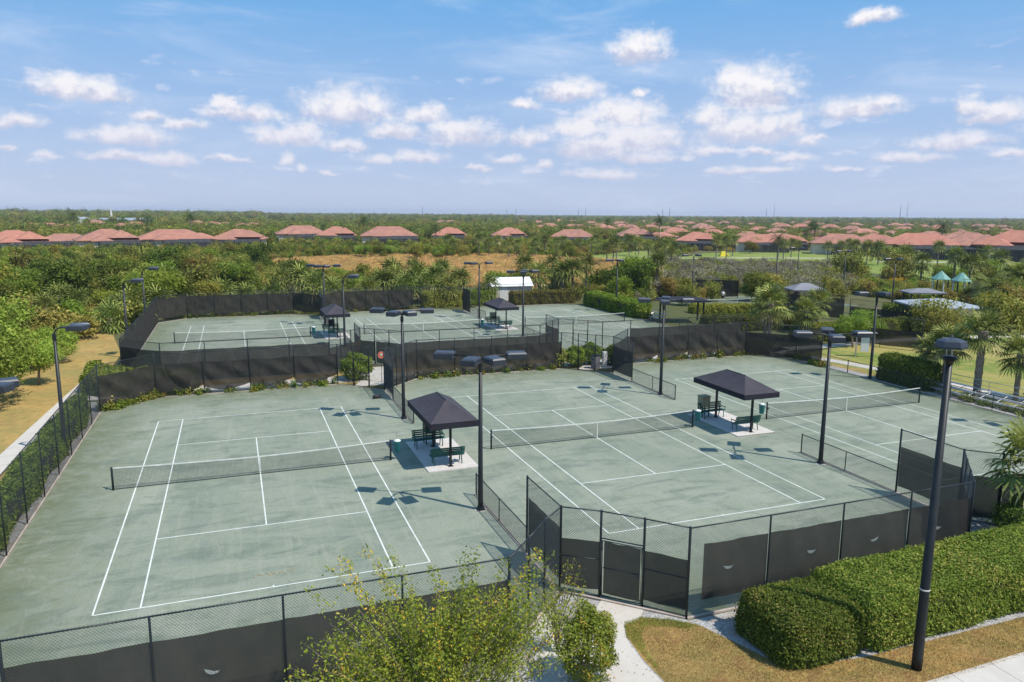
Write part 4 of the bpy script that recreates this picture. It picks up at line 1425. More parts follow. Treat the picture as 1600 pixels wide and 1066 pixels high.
def shelter(x, y, hx, hy, ze, zr, m, lab, name='shade_shelter', cat='shelter', np_=4, rz=0, ridge=None):
    root = thing(name, lab, cat, (x, y, 0), rz)
    hip(MB(), hx, hy, ze, zr, .2, ridge).build('roof', m, root)
    for i in (-1, 1):
        for j in (-1, 1):
            p = MB().box((0, 0, ze / 2 - .05), (.18, .18, ze - .1)).build('shelter_post', MPOLE, root)
            p.location = (i * (hx - .3), j * (hy - .3), 0)
    return root


x, y = at_dist(1266, 110)
shelter(x, y, 2.1, 1.6, 2.8, 3.6, MGREY, 'small grey roofed shelter beyond the palms at the far courts', rz=-.35)
x, y = at(1205, 462)
# entry arbor by the back right court
x, y = at(1012, 512)
root = shelter(50.3, 76.2, 2.6, 1.6, 2.75, 3.05, MVAL, 'dark flat arbor with square posts right of the long dark hedge', 'arbor', 'arbor', rz=-.35)
for (px, py, lab) in ((1481, 444, 'left of the two gazebos with pale green pointed roofs'), (1514, 447, 'right of the two gazebos with pale green pointed roofs')):
    x, y = at_dist(px - 1, 136 if px < 1500 else 134)
    root = thing('gazebo', lab, 'gazebo', (x, y, 0), .3, 'pair of green roofed gazebos')
    mb = MB().tube([(0, 0, 2.95), (0, 0, 3.07), (0, 0, 4.3)], [1.5, 1.44, .05], 8)
    mb.build('roof', MCOPPER, root)
    for k in range(8):
        q = k * math.pi / 4
        p = MB().box((0, 0, 1.5), (.15, .15, 3.0)).build('gazebo_post', MWHITE if k % 2 else MPOLE, root)
        p.location = (math.cos(q) * 1.15, math.sin(q) * 1.15, 0)
    mb = MB()
    for k in range(8):
        q, q2 = k * math.pi / 4, (k + 1) * math.pi / 4
        for z in (.5, 1.0):
            mb.tube([(math.cos(q) * 1.15, math.sin(q) * 1.15, z), (math.cos(q2) * 1.15, math.sin(q2) * 1.15, z)], .04, 4)
    mb.build('railing', MWHITE, root)
    MB().tube([(0, 0, 0), (0, 0, .25)], 1.6, 8).build('deck', MEDGE, root)
x, y = at_dist(1482, 104)
shelter(x, y, 3.7, 3.6, 2.2, 2.95, MPOOLR, 'large pale grey low roof among the trees at the right', 'pool_house', 'pool house', rz=-.45)
x, y = at(1440, 476)
shelter(x, y, 2.4, 1.6, 1.9, 2.4, MGREY, 'smaller dark grey roof attached left of the pale roof', 'pool_house', 'pool house', rz=-.45)

# far courts seen on the right: dark screened fences, net and a player
fence('far dark screened fence behind the player in white', [at_dist(1092, 120), at_dist(1160, 120)], screen=dict(z0=.3, z1=2.8, off=.05, drape=.3), sp=.3, r=.006)
fence('far dark fence left of the bushy green tree', [at_dist(1235, 104), at_dist(1330, 100)], screen=dict(z0=.2, z1=2.6, off=.05), sp=.3, r=.006)
fence('far dark fence below the pale grey roof', [at_dist(1340, 96), at_dist(1475, 92)], screen=dict(z0=.2, z1=2.2, off=.05), sp=.3, r=.006)
fence('nearer dark court fence behind the small trees right', [at_dist(1330, 82), at_dist(1460, 80)], screen=dict(z0=.2, z1=1.8, off=.05), sp=.3, r=.006)
x, y = at(1106, 478)
o = copy_tree(net0)
o.location = (x + 4.2, y - 1.0, 0.01)
tag(o, 'far tennis net in front of the player in white', 'tennis net', 'tennis nets across the courts')


def person(x, y, rz, lab):
    """small far figure: one skinned body, shirt, shorts and hair as children"""
    me = bpy.data.meshes.new('person')
    V = [(0, 0, .98), (0, 0, 1.2), (0, 0, 1.42), (0, .01, 1.52), (0, .02, 1.66), (0, .02, 1.78),
         (.19, 0, 1.42), (.27, .05, 1.16), (.25, .26, 1.02), (-.19, 0, 1.42), (-.27, .0, 1.16), (-.28, .12, .93),
         (.1, 0, .93), (.12, .05, .5), (.13, -.02, .08), (.13, .12, .04), (-.1, 0, .93), (-.13, .12, .5), (-.15, .02, .08), (-.15, .16, .04)]
    Ed = [(0, 1), (1, 2), (2, 3), (3, 4), (4, 5), (2, 6), (6, 7), (7, 8), (2, 9), (9, 10), (10, 11), (0, 12), (12, 13), (13, 14), (14, 15), (0, 16), (16, 17), (17, 18), (18, 19)]
    rad = [.13, .13, .14, .055, .085, .06, .06, .045, .035, .06, .045, .035, .09, .06, .04, .035, .09, .06, .04, .035]
    me.from_pydata(V, Ed, [])
    me.materials.append(MSKIN)
    o = bpy.data.objects.new('person', me)
    COL.objects.link(o)
    sk = o.modifiers.new('skin', 'SKIN')
    for i, r_ in enumerate(rad):
        me.skin_vertices[0].data[i].radius = (r_, r_ * .8)
    me.skin_vertices[0].data[0].use_root = True
    o.modifiers.new('sub', 'SUBSURF').render_levels = 1
    o.location = (x, y, 0.02)
    o.rotation_euler = (0, 0, rz)
    tag(o, lab, 'person')
    MB().tube([(0, 0, .95), (0, 0, 1.15), (0, 0, 1.42), (0, 0, 1.5)], [.17, .165, .21, .09], 12).tube([(.17, 0, 1.44), (.27, .03, 1.2)], [.085, .07], 8).tube([(-.17, 0, 1.44), (-.27, .0, 1.2)], [.085, .07], 8).build('shirt', MWHITE, o, True)
    MB().tube([(.09, 0, .98), (.12, .04, .56)], [.13, .12], 10).tube([(-.09, 0, .98), (-.13, .08, .56)], [.13, .12], 10).build('shorts', MDARKC, o, True)
    MB().tube([(0, .0, 1.72), (0, -.01, 1.80), (0, .0, 1.86)], [.1, .1, .04], 10).build('hair', MDARKC, o, True)


x, y = at(1129, 472)
person(x, y, 2.4, 'player in white shirt and dark shorts on the far court')


# ------------------------------------------------------------------ houses
def make_house(kind):
    rs = random.Random(kind)
    root = thing('hip_roof_house', 'house', 'house')
    W, D = (15.5, 9.0) if kind % 2 == 0 else (13.0, 10.5)
    ze = 3.1
    hx, hy = W / 2, D / 2
    wx, wy = hx * .55, hy + 3.0
    MB().box((0, 0, ze / 2), (W, D, ze)).box((-hx * .3, -hy - 1.6, ze / 2 - .01), (wx, 3.6, ze - .02)).build('wall', MSTUC, root)
    mb = hip(MB(), hx, hy, ze, ze + hy * .55, .6)
    # lower wing roof crossing the main one
    w = MB()
    a = wx / 2 + .6
    x0 = -hx * .3
    y0 = -hy - 4.0
    zr = ze + a * .5
    mb.add([(x0 - a, y0, ze + .01), (x0 + a, y0, ze + .01), (x0 + a, 0, ze + .01), (x0 - a, 0, ze + .01), (x0, y0 + a, zr), (x0, 0, zr), (x0 - a, y0, ze - .17), (x0 + a, y0, ze - .17)],
           [(0, 1, 4), (1, 2, 5, 4), (3, 0, 4, 5), (6, 7, 1, 0)])
    if kind % 2:
        c = 3.4
        mb.add([(hx * .45 - c, -hy - .9, ze + .6), (hx * .45 + c, -hy - .9, ze + .6), (hx * .45 + c, c, ze + .6), (hx * .45 - c, c, ze + .6), (hx * .45, -hy + 2.2, ze + 2.6), (hx * .45, 0.4, ze + 2.6)],
               [(0, 1, 4), (1, 2, 5, 4), (2, 3, 5), (3, 0, 4, 5)])
    mb.build('roof', MROOF, root)
    for i, fx in enumerate((.18, .5, .8)):
        f = MB().box((hx * fx * 1.0, -hy - .03, 1.5), (1.7, .06, 1.7)).build('window', MWHITE, root)
        MB().box((hx * fx, -hy - .07, 1.5), (1.45, .03, 1.45)).build('pane', MGLASS, f)
    f = MB().box((x0, -hy - 3.45, 1.4), (2.2, .06, 2.1)).build('window', MWHITE, root)
    MB().box((x0, -hy - 3.49, 1.4), (1.9, .03, 1.8)).build('pane', MGLASS, f)
    # screened pool cage
    cw, cd, ch = hx * 1.45, 5.2, 3.05
    cx = hx * .30
    c = MB()
    b0 = [(cx - cw / 2, -hy - .1), (cx + cw / 2, -hy - .1), (cx + cw / 2, -hy - cd), (cx - cw / 2, -hy - cd)]
    i0 = [(cx - cw / 2 + 1, -hy - .1), (cx + cw / 2 - 1, -hy - .1), (cx + cw / 2 - 1, -hy - cd + 1.2), (cx - cw / 2 + 1, -hy - cd + 1.2)]
    c.add([(x, y, 0) for x, y in b0] + [(x, y, ch - .7) for x, y in b0] + [(x, y, ch) for x, y in i0], [(1, 2, 6, 5), (2, 3, 7, 6), (3, 0, 4, 7), (5, 6, 10, 9), (6, 7, 11, 10), (7, 4, 8, 11), (8, 9, 10, 11)])
    cg = c.build('pool_cage', MCAGE, root)
    c = MB()
    for k in range(7):
        x = cx - cw / 2 + cw * k / 6
        c.tube([(x, -hy - cd, 0), (x, -hy - cd, ch - .7), (x, -hy - cd + 1.2, ch), (x, -hy, ch)], .05, 4)
    c.build('cage_frame', MPOLE, cg)
    return root


HOUSES = [make_house(k) for k in range(4)]
used = [False] * 4


def put_house(px, dist, k, rz, sc, lab, grp=None, zs=1.0):
    x, y = at_dist(px, dist)
    if used[k]:
        o = copy_tree(HOUSES[k])
    else:
        o = HOUSES[k]
        used[k] = True
    o.location = (x, y, 0)
    # the rear of each house looks roughly toward the courts
    o.rotation_euler = (0, 0, -azim(x, y) + rz)
    o.scale = (sc, sc, sc * zs)
    tag(o, lab, 'house')
    if grp:
        o['group'] = grp
    return o


HX = []
near = [(18, 268, 1, .15, 1.25), (100, 290, 0, -.1, 1.0), (165, 268, 1, .1, 1.3), (268, 270, 0, .1, 1.35), (300, 290, 2, .3, 1.0), (372, 275, 1, -.15, 1.25), (470, 288, 0, .1, 1.1), (525, 280, 3, .0, 1.0), (607, 258, 2, .05, 1.15),
        (702, 290, 1, .0, .95), (795, 292, 3, .1, .95), (895, 276, 0, -.05, .98), (992, 292, 1, .2, 1.0), (1090, 268, 3, 0, 1.0), (1188, 262, 0, .15, 1.0), (1240, 285, 1, 0, .8), (1318, 256, 2, .1, 1.1),
        (1372, 262, 1, 0, 1.0), (1442, 246, 0, .05, 1.25), (1480, 290, 2, .2, 1.1), (1522, 255, 1, .1, 1.2), (1592, 250, 3, -.1, 1.35), (1655, 250, 0, 0, 1.3), (-60, 270, 2, 0, 1.2)]
near.sort()
for i, (px, dd_, k, rz, sc) in enumerate(near):
    f_ = 1.04 if px < 440 else (1.15 if px < 1000 else 1.1)
    put_house(px, dd_ * f_, k, rz, sc * f_, 'red tile roofed house in the nearest row beyond the scrub, %s from the left' % ordn(i), 'houses in the nearest row', .88 if px < 440 else (1.05 if px < 1000 else 1.0))
rs = random.Random(5)
farh = []
for px in range(1030, 1640, 66):
    farh.append((px + rs.uniform(-12, 12), rs.uniform(340, 372)))
for px in range(1050, 1660, 58):
    farh.append((px + rs.uniform(-10, 10), rs.uniform(420, 500)))
for px in range(860, 1660, 40):
    farh.append((px + rs.uniform(-9, 9), rs.uniform(560, 690)))
for px in range(820, 1660, 26):
    farh.append((px + rs.uniform(-8, 8), rs.uniform(780, 1150)))
for px in (845, 905, 945, 985, 1040, 1100):
    farh.append((px, rs.uniform(520, 570)))
farh += [(50, 560), (75, 600), (98, 540), (148, 640), (188, 560), (212, 620), (330, 610), (350, 640), (378, 560), (395, 580), (305, 680), (690, 800), (705, 810)]
FH = []
for px, dd_ in farh:
    FH.append((px, dd_, rs.randrange(4), rs.uniform(-.8, .8), rs.uniform(.85, 1.15)))
FH.sort(key=lambda q: (q[1] > 520, q[0]))
mid = [q for q in FH if q[1] <= 520]
far = [q for q in FH if q[1] > 520]
for i, q in enumerate(mid):
    put_house(*q, 'red roofed house in the second rows on the right, %s from the left' % ordn(i), 'houses in the second rows', .9)
for i, q in enumerate(far):
    o = put_house(*q, 'small distant red roofed house among trees near the horizon, %s from the left' % ordn(i), 'distant houses near the horizon', 1.0)
# pale industrial roof and white spire on the left horizon
x, y = at_dist(195, 800)
root = thing('pale_warehouse', 'long pale grey roof far away on the left horizon', 'building', (x, y, 0), -azim(x, y))
MB().box((0, 0, 2.5), (58, 20, 5)).build('wall', MSTUC, root)
hip(MB(), 29, 10, 5, 7.0, .5).build('roof', MPOOLR, root)
x, y = at_dist(125, 760)
root = thing('white_building', 'white building far away left of the pale grey roof', 'building', (x, y, 0), -azim(x, y))
MB().box((0, 0, 3), (20, 12, 6)).box((-4, 0, 4.5), (6, 8, 9)).build('wall', MWHITE, root)
hip(MB(), 10, 6, 6.01, 8, .4).build('roof', MPOOLR, root)
x, y = at_dist(174, 900)
root = thing('white_spire', 'thin white spire on the left horizon', 'spire', (x, y, 0))
MB().tube([(0, 0, 0), (0, 0, 6), (0, 0, 17)], [2.2, 1.7, .1], 6).build('spire_shaft', MWHITE, root)
for px, dd_, h in ((660, 2500, 48), (806, 2500, 44), (904, 2200, 40), (915, 2200, 46), (1035, 2300, 42), (1046, 2300, 50), (1197, 2000, 42), (1209, 1500, 46), (1406, 1300, 38), (1417, 1200, 43), (792, 2600, 40)):
    x, y = at_dist(px, dd_)
    root = thing('radio_mast', 'thin mast on the horizon, %s' % {660: 'above the trees left of centre', 792: 'left of a close pair near the centre', 806: 'right of a close pair near the centre', 904: 'left one of the pair right of centre', 915: 'taller one of the pair right of centre', 1035: 'shorter one above the pink roofs', 1046: 'taller one above the pink roofs', 1197: 'shorter of the pair near the white flats', 1209: 'taller pale one near the white flats', 1406: 'shorter of the rightmost pair', 1417: 'taller of the rightmost pair'}[px], 'mast', (x, y, 0), 0, 'masts on the horizon')
    h *= .8
    MB().tube([(0, 0, 0), (0, 0, h * .75), (0, 0, h)], [dd_ * .0004, dd_ * .0003, dd_ * .0001], 5).build('mast_shaft', MALU if px in (1209, 1417) else MGREY, root)

# roof-less yellow toy near a house and a blue tarp far off
x, y = at_dist(1132, 245)
root = thing('yellow_play_set', 'bright yellow shape beside a house on the right', 'play set', (x, y, 0))
MB().box((0, 0, .8), (2.2, 1.0, 1.6), top=(.5, .8)).tube([(.9, 0, 1.3), (2.0, -.5, .2)], .25, 6).build('slide', worn('yellow plastic', (.75, .6, .05), (.7, .55, .04)), root)

# ------------------------------------------------------------------ vegetation
nrs = np.random.RandomState(77)


def hedge(name, label, poly, h, m, leaf, dens, seed, cat='hedge', bulge=.12, group=None):
    """clipped hedge: a dark twiggy core with leaves over its whole surface; poly is its footprint"""
    rs = np.random.RandomState(seed)
    P = np.array(poly, float)
    c = P.mean(0)
    root = thing(name, label, cat, (c[0], c[1], 0), 0, group)
    n = len(P)
    seg = np.roll(P, -1, 0) - P
    L = np.linalg.norm(seg, axis=1)
    # side samples
    per = L.sum()
    ns = int(per * h * dens)
    pick = rs.choice(n, ns, p=L / per)
    f = rs.uniform(size=(ns, 1))
    S = P[pick] + seg[pick] * f
    out = np.stack([seg[:, 1], -seg[:, 0]], 1) / L[:, None]
    z = rs.uniform(0.05, h, ns)
    prof = -0.30 * np.clip((z - h * .72) / (h * .28), 0, 1) ** 2 + 0.05 * np.sin(z * 4)
    wob = bulge * (np.sin(S[:, 0] * 2.3 + S[:, 1] * 1.1) + np.sin(S[:, 0] * 5.1 - S[:, 1] * 3.3 + z * 3) * .6)
    side = np.concatenate([S + out[pick] * (prof + wob * .6 + rs.normal(size=ns) * .035)[:, None], z[:, None]], 1)
    ns_n = np.concatenate([out[pick], np.full((ns, 1), .25)], 1)
    # top samples by rejection
    lo, hi = P.min(0), P.max(0)
    nt = int((hi[0] - lo[0]) * (hi[1] - lo[1]) * dens)
    T = rs.uniform(lo, hi, size=(nt, 2))
    ins = np.zeros(nt, bool)
    dmin = np.full(nt, 9.0)
    for i in range(n):
        a, b = P[i], P[(i + 1) % n]
        cond = ((a[1] > T[:, 1]) != (b[1] > T[:, 1])) & (T[:, 0] < (b[0] - a[0]) * (T[:, 1] - a[1]) / (b[1] - a[1] + 1e-12) + a[0])
        ins ^= cond
        t = np.clip(((T - a) @ (b - a)) / ((b - a) @ (b - a)), 0, 1)
        dmin = np.minimum(dmin, np.linalg.norm(T - a - t[:, None] * (b - a), axis=1))
    T, dmin = T[ins], dmin[ins]
    zt = h - .30 * np.clip(1 - dmin / .45, 0, 1) ** 2 + bulge * .45 * (np.sin(T[:, 0] * 2.1 + 1) + np.sin(T[:, 1] * 3.0 + T[:, 0]) + .5 * np.sin(T[:, 0] * 6.3 + T[:, 1] * 4.0)) + rs.normal(size=len(T)) * .035
    top = np.concatenate([T, zt[:, None]], 1)
    tn = np.tile([0, 0, 1.0], (len(T), 1))
    C = np.concatenate([side, top])
    N = np.concatenate([ns_n, tn])
    # stray shoots
    k = rs.choice(len(C), len(C) // 14)
    C[k] += N[k] * rs.uniform(.02, .14, size=(len(k), 1))
    C[:, :2] -= c
    patch = .5 + .5 * np.sin(C[:, 0] * 1.7 + C[:, 2] * 2.2) * np.sin(C[:, 1] * 2.1 + C[:, 0] * .6)
    tint = np.clip(rs.uniform(size=len(C)) * .72 + patch * .22, 0, 1)
    tint = np.where((rs.uniform(size=len(C)) < .06 * (1 + 3 * (np.sin(C[:, 0] * .9 + C[:, 2] * 2) > .8))), 1.0, tint)
    link('foliage', fast_mesh('foliage', leaves(C, leaf, rs, N, .25, .5, .8), 4, m, tint), root)
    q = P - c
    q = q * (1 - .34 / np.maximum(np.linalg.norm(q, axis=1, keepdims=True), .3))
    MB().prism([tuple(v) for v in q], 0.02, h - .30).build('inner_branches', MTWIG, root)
    return root


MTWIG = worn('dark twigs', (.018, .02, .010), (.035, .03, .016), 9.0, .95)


def arcpoly(x0, x1, y0, y1, r=.8):
    p = []
    for cx, cy, a0 in ((x0 + r, y0 + r, math.pi), (x1 - r, y0 + r, 1.5 * math.pi), (x1 - r, y1 - r, 0), (x0 + r, y1 - r, .5 * math.pi)):
        for k in range(4):
            a = a0 + k / 3 * math.pi / 2
            p.append((cx + r * math.cos(a), cy + r * math.sin(a)))
    return p


hedge('clipped_hedge', 'rounded left end block of the long clipped hedge in front of the fence', arcpoly(13.95, 16.9, 15.1, 17.5, .4), 1.42, L_HEDGE, .042, 1600, 1, bulge=.07)
hedge('clipped_hedge', 'long clipped bright green hedge running behind the foreground lamp post', [(x, y + (x - 16.9) * .03) for x, y in arcpoly(16.85, 30.5, 15.0, 17.7, .4)], 1.52, L_HEDGE, .042, 1450, 2, bulge=.07)
hedge('clipped_hedge', 'long hedge outside the left side fence along the path', arcpoly(-9.95, -8.85, 14, 52, .4), 1.35, L_GREEN, .07, 420, 3, bulge=.2)
hedge('clipped_hedge', 'dark clipped hedge right of the right court by the two walks', arcpoly(47.0, 48.9, 39.2, 43.9, .5), 2.0, L_DARK, .07, 420, 4)
hedge('clipped_hedge', 'long dark hedge along the right side of the back right court', arcpoly(46.4, 49.0, 80.5, 95.5, .6), 1.9, L_GREEN, .11, 170, 5)
hedge('clipped_hedge', 'dark hedge behind the back right court under the palms', arcpoly(36.6, 46.4, 97.6, 99.6, .5), 1.8, L_DARK, .11, 170, 6)
hedge('clipped_hedge', 'trimmed hedge block left of the shed', arcpoly(30.2, 34.8, 99.2, 101.2, .5), 2.0, L_GREEN, .11, 170, 7)
hedge('clipped_hedge', 'small trimmed hedge block in front of the shed', arcpoly(37.8, 42.6, 99.9, 101.4, .5), 1.3, L_GREEN, .11, 170, 8)
hedge('clipped_hedge', 'tall trimmed green block at the back corner beside the screens', arcpoly(24.2, 29.4, 98.2, 100.4, .5), 2.1, L_GREEN, .11, 170, 17)
hedge('clipped_hedge', 'hedge block in front of the fence between the back left courts, by the left corner', [(-8.9, 56.6), (-3.2, 56.1), (-2.8, 57.9), (-8.9, 60.6), (-10.0, 64), (-10.8, 63.6), (-10.4, 58.5)], 1.4, L_HEDGE, .085, 300, 9, bulge=.2)
hedge('clipped_hedge', 'long dark hedge behind the upper walk on the right', [(53.5, 59.4), (62, 60.0), (70, 60.2), (78, 59.0), (78, 60.8), (70, 62.2), (62, 62.0), (53.5, 61.2)], 1.6, L_GREEN, .09, 200, 10)
hedge('clipped_hedge', 'dark hedge left of the leafless tree by the far courts', [(56, 82), (66, 79), (66.4, 81), (56.6, 84)], 1.1, L_GREEN, .11, 170, 11)
hedge('clipped_hedge', 'hedge in front of the far courts below the palms', [(48.5, 68), (62, 66.5), (62.2, 68.6), (49, 70.4)], 1.7, L_DARK, .10, 180, 12)
hedge('clipped_hedge', 'far hedge below the fairway path at the right', [at_dist(1392, 104), at_dist(1445, 103), at_dist(1445, 105.2), at_dist(1392, 106.2)], 1.8, L_GREEN, .12, 120, 13)
hedge('clipped_hedge', 'dark low hedge at the foot of the back right fence screens', arcpoly(43.9, 46.6, 55.2, 57.2, .4), 1.1, L_DARK, .08, 250, 14)


def bush_mesh(name, seed, r, h, n, leaf, m):
    rs = np.random.RandomState(seed)
    u = rs.normal(size=(n, 3))
    u[:, 2] = np.where(u[:, 2] < -.9, -u[:, 2], u[:, 2])
    u /= np.linalg.norm(u, axis=1, keepdims=True)
    lump = 1 + .14 * np.sin(u[:, 0] * 5 + seed) * np.sin(u[:, 1] * 6) + .10 * np.sin(u[:, 2] * 9 + u[:, 0] * 4)
    rr = rs.uniform(.45, 1.0, n) ** .5 * lump
    C = u * rr[:, None] * np.array([r, r, h * .55]) + np.array([0, 0, h * .48])
    C[:, 2] = np.maximum(C[:, 2], .05)
    tint = np.clip(rs.uniform(size=n) * .7 + .3 * (.5 + .5 * np.sin(u[:, 0] * 7 + u[:, 2] * 5)), 0, 1)
    return fast_mesh(name, leaves(C, leaf, rs, u, .3, .5, .8), 4, m, tint)


def bush(x, y, r, h, n, leaf, m, lab, seed, name='shrub', cat='shrub', group=None):
    root = thing(name, lab, cat, (x, y, 0), 0, group)
    link('foliage', bush_mesh('foliage', seed, r, h, n, leaf, m), root)
    mb = MB()
    rs_ = random.Random(seed)
    for k in range(6):
        a = k * 1.05
        mb.tube([(0, 0, -.05), (math.cos(a) * r * .35, math.sin(a) * r * .35, h * .4), (math.cos(a) * r * .6, math.sin(a) * r * .6, h * .75)], [.04, .03, .01], 5)
    mb.build('stem', MBARK, root)
    return root


bush(8.5, 16.6, .80, 2.15, 11000, .040, L_SHRUB, 'dense egg shaped reddish green shrub at the edge of the entry path', 21)
bush(8.5, 56.9, 1.25, 1.95, 8000, .07, L_HEDGE, 'round yellow green bush behind the entry gate of the left court', 22)
bush(25.2, 56.0, .75, 1.6, 2200, .08, L_OLIVE, 'thin leafy shrub left of the back entry path', 23)
bush(26.6, 55.9, .9, 1.7, 4200, .08, L_GREEN, 'round shrub left of the grey container', 24)
bush(28.3, 56.4, 1.0, 1.8, 4600, .08, L_HEDGE, 'round topped shrub above the grey container', 25)
bush(30.0, 55.6, .9, 1.6, 4000, .08, L_DARK, 'dark round bush beside the stub fence', 26)
bush(28.9, 18.9, 1.25, 1.75, 5000, .05, L_DARK, 'large dark round bush outside the right front fence corner', 27)
bush(49.6, 32.6, 1.0, 1.5, 2200, .07, L_DARK, 'dark shrub under the rightmost palm by the low rail', 28)
bush(27.6, 16.9, .6, .6, 900, .05, L_DARK, 'small ground shrub at the right edge behind the hedge', 29)
for i, (px, py, r, h, m, lab) in enumerate(((1395, 445, 1.3, 1.3, MYEL, 'yellow flowering shrub near the fairway light pole'), (1410, 446, 1.2, 1.4, MYEL, 'yellow flowering shrub right of its twin near the fairway'),
                                            (1582, 497, 1.5, 1.2, MYEL, 'bright yellow flowering shrub at the right edge'), (1594, 503, 1.3, 1.1, MYEL, 'second yellow flowering shrub touching the right edge'),
                                            (1430, 452, 2.2, 2.4, L_DARK, 'dark green round bush left of the gazebos'), (1590, 473, 1.8, 1.8, L_DARK, 'dark bush at the right edge above the yellow flowers'),
                                            (1130, 508, 1.0, 1.0, L_OLIVE, 'low loose shrub below the leafless tree'), (1005, 498, .9, 1.4, L_GREEN, 'small round shrub by the arbor'),
                                            (988, 430, 2.0, 2.0, L_GREY, 'rounded grey green bush at the edge of the straw field'), (1140, 372 + 22, 2.0, 1.6, MYEL, 'yellow bush beside a house across the fairway'))):
    x, y = at(px, py)
    bush(x, y, r, h, 1500, .10 if m is not MYEL else .07, m, lab, 40 + i)


# broadleaf trees ----------------------------------------------------
def sprig_tree(x, y):
    """loose multi stemmed tree in the foreground with upright leafy shoots"""
    rs = np.random.RandomState(9)
    root = thing('leafy_young_tree', 'loose leafy tree with yellowing leaves nearest the camera, in front of the fence', 'tree', (x, y, 0))
    mb = MB()
    mb.tube([(0, 0, -.1), (.05, 0, .8), (.1, 0, 1.6)], [.11, .09, .07], 8)
    C, N, T = [], [], []
    shoots = []
    for i in range(235):
        a = rs.uniform(0, 2 * math.pi)
        q = math.sqrt(rs.uniform(0, 1))
        tx, ty = 3.7 * q * math.cos(a) + .35, 1.5 * q * math.sin(a)
        tz = 4.15 - 1.1 * q ** 2 + rs.uniform(-1.3, .25)
        shoots.append((tx, ty, tz, rs.uniform(.6, 1.15), False))
    for (tx, ty, tz) in ((-2.25, 1.2, 4.55), (-1.95, 1.3, 4.75), (-1.4, 1.2, 4.85), (-.8, 1.25, 4.6), (1.1, 1.2, 4.35), (-2.75, 1.0, 4.15), (3.1, 1.1, 4.1), (3.5, 1.2, 3.9), (2.9, .8, 4.25), (1.35, 1.1, 4.45), (-1.1, .9, 4.4), (0.2, 1.1, 4.2), (2.2, 1.2, 4.0)):
        shoots.append((tx, ty, tz, 1.1, True))
    for tx, ty, tz, l_, tall in shoots:
        tip = Vector((tx, ty, tz))
        s0 = Vector((tx * .35, ty * .35, max(1.1, tz - 1.9)))
        mid = s0.lerp(tip, .5) + Vector((rs.uniform(-.22, .22), rs.uniform(-.22, .22), rs.uniform(-.05, .2)))
        mb.tube([s0, mid, tip], [.014, .009, .003], 4, False)
        if rs.uniform() < .5:
            mb.tube([(.1, 0, 1.4), s0], [.045, .022], 5, False)
        k = int((150 if not tall else 210) * l_)
        f = rs.uniform(.25 if not tall else .15, 1.0, k)
        for q in f:
            p = (s0.lerp(mid, q * 2) if q < .5 else mid.lerp(tip, q * 2 - 1))
            rad = .17 * (1 - q * .5) if not tall else .085
            C.append((p.x + rs.normal() * rad, p.y + rs.normal() * rad, p.z + rs.normal() * rad * .8))
        tv = rs.uniform(.05, .68) if rs.uniform() > .06 else rs.uniform(.68, .85)
        T += list(np.clip(tv + rs.uniform(-.3, .3, k), 0, 1))
    C = np.array(C)
    mb.build('trunk', MBARK, root, True)
    link('crown', fast_mesh('crown', leaves(C, .041, rs, None, .7, .45), 4, L_FRONT, np.array(T)), root)


sprig_tree(3.95, 15.5)
root = thing('bare_twiggy_sapling', 'thin sapling with few leaves in front of the angled entry gate', 'sapling', (8.3, 18.2, 0))
rs = np.random.RandomState(4)
mb, C = MB(), []
for i in range(16):
    a = rs.uniform(0, 6.28)
    t = Vector((math.cos(a) * rs.uniform(.2, .9), math.sin(a) * rs.uniform(.2, .6), rs.uniform(1.4, 2.9)))
    mb.tube([(0, 0, 0), (t.x * .3, t.y * .3, t.z * .5), t], [.025, .015, .004], 4, False)
    for k in range(90):
        f = rs.uniform(.35, 1)
        C.append((t.x * f ** 1.4 + rs.normal() * .09, t.y * f ** 1.4 + rs.normal() * .09, t.z * f + rs.normal() * .08))
mb.build('trunk', MBARK, root)
link('crown', fast_mesh('crown', leaves(np.array(C), .036, rs, None, .6), 4, L_FRONT, rs.uniform(0, .9, len(C))), root)

TV = {}
for nm, args in {
    'green1': (101, 4.6, 2.4, 5200, .15, L_GREEN), 'green2': (102, 5.2, 2.8, 5600, .15, L_GREEN), 'green3': (103, 4.0, 2.2, 4600, .14, L_GREEN),
    'bright1': (104, 4.2, 2.1, 10500, .075, L_BRIGHT), 'bright2': (105, 4.8, 2.3, 10500, .08, L_BRIGHT),
    'dark1': (106, 5.0, 2.4, 5200, .15, L_DARK), 'dark2': (107, 4.4, 2.5, 5200, .15, L_DARK),
    'olive1': (108, 3.4, 2.2, 4200, .13, L_OLIVE), 'olive2': (109, 3.0, 2.4, 4200, .13, L_OLIVE), 'olive3': (110, 4.2, 2.4, 4200, .13, L_OLIVE),
    'grey1': (111, 3.4, 2.3, 3000, .11, L_GREY), 'grey2': (112, 4.0, 2.6, 3200, .11, L_GREY),
}.items():
    seed, h, rad, n, lf, m = args
    TV[nm] = (*tree_meshes(nm, seed, h, rad, n, lf, m, low=.22 if nm[:4] not in ('gree', 'brig') else .34, nb=11), h)
TREEOBJ = []


def tree(kind, x, y, h, label, name='broadleaf_tree', cat='tree', group=None, rz=None, wide=1.0):
    cr, tr, h0 = TV[kind]
    s = h / h0
    root = thing(name, label, cat, (x, y, 0), rnd.uniform(0, 6.28) if rz is None else rz, group)
    root.scale = (s * wide, s * wide, s)
    link('trunk', tr, root)
    link('crown', cr, root)
    return root


def tree_px(kind, px, py, h, label, **k):
    """py is where the trunk meets the ground"""
    x, y = at(px, py)
    return tree(kind, x, y, h, label, **k)


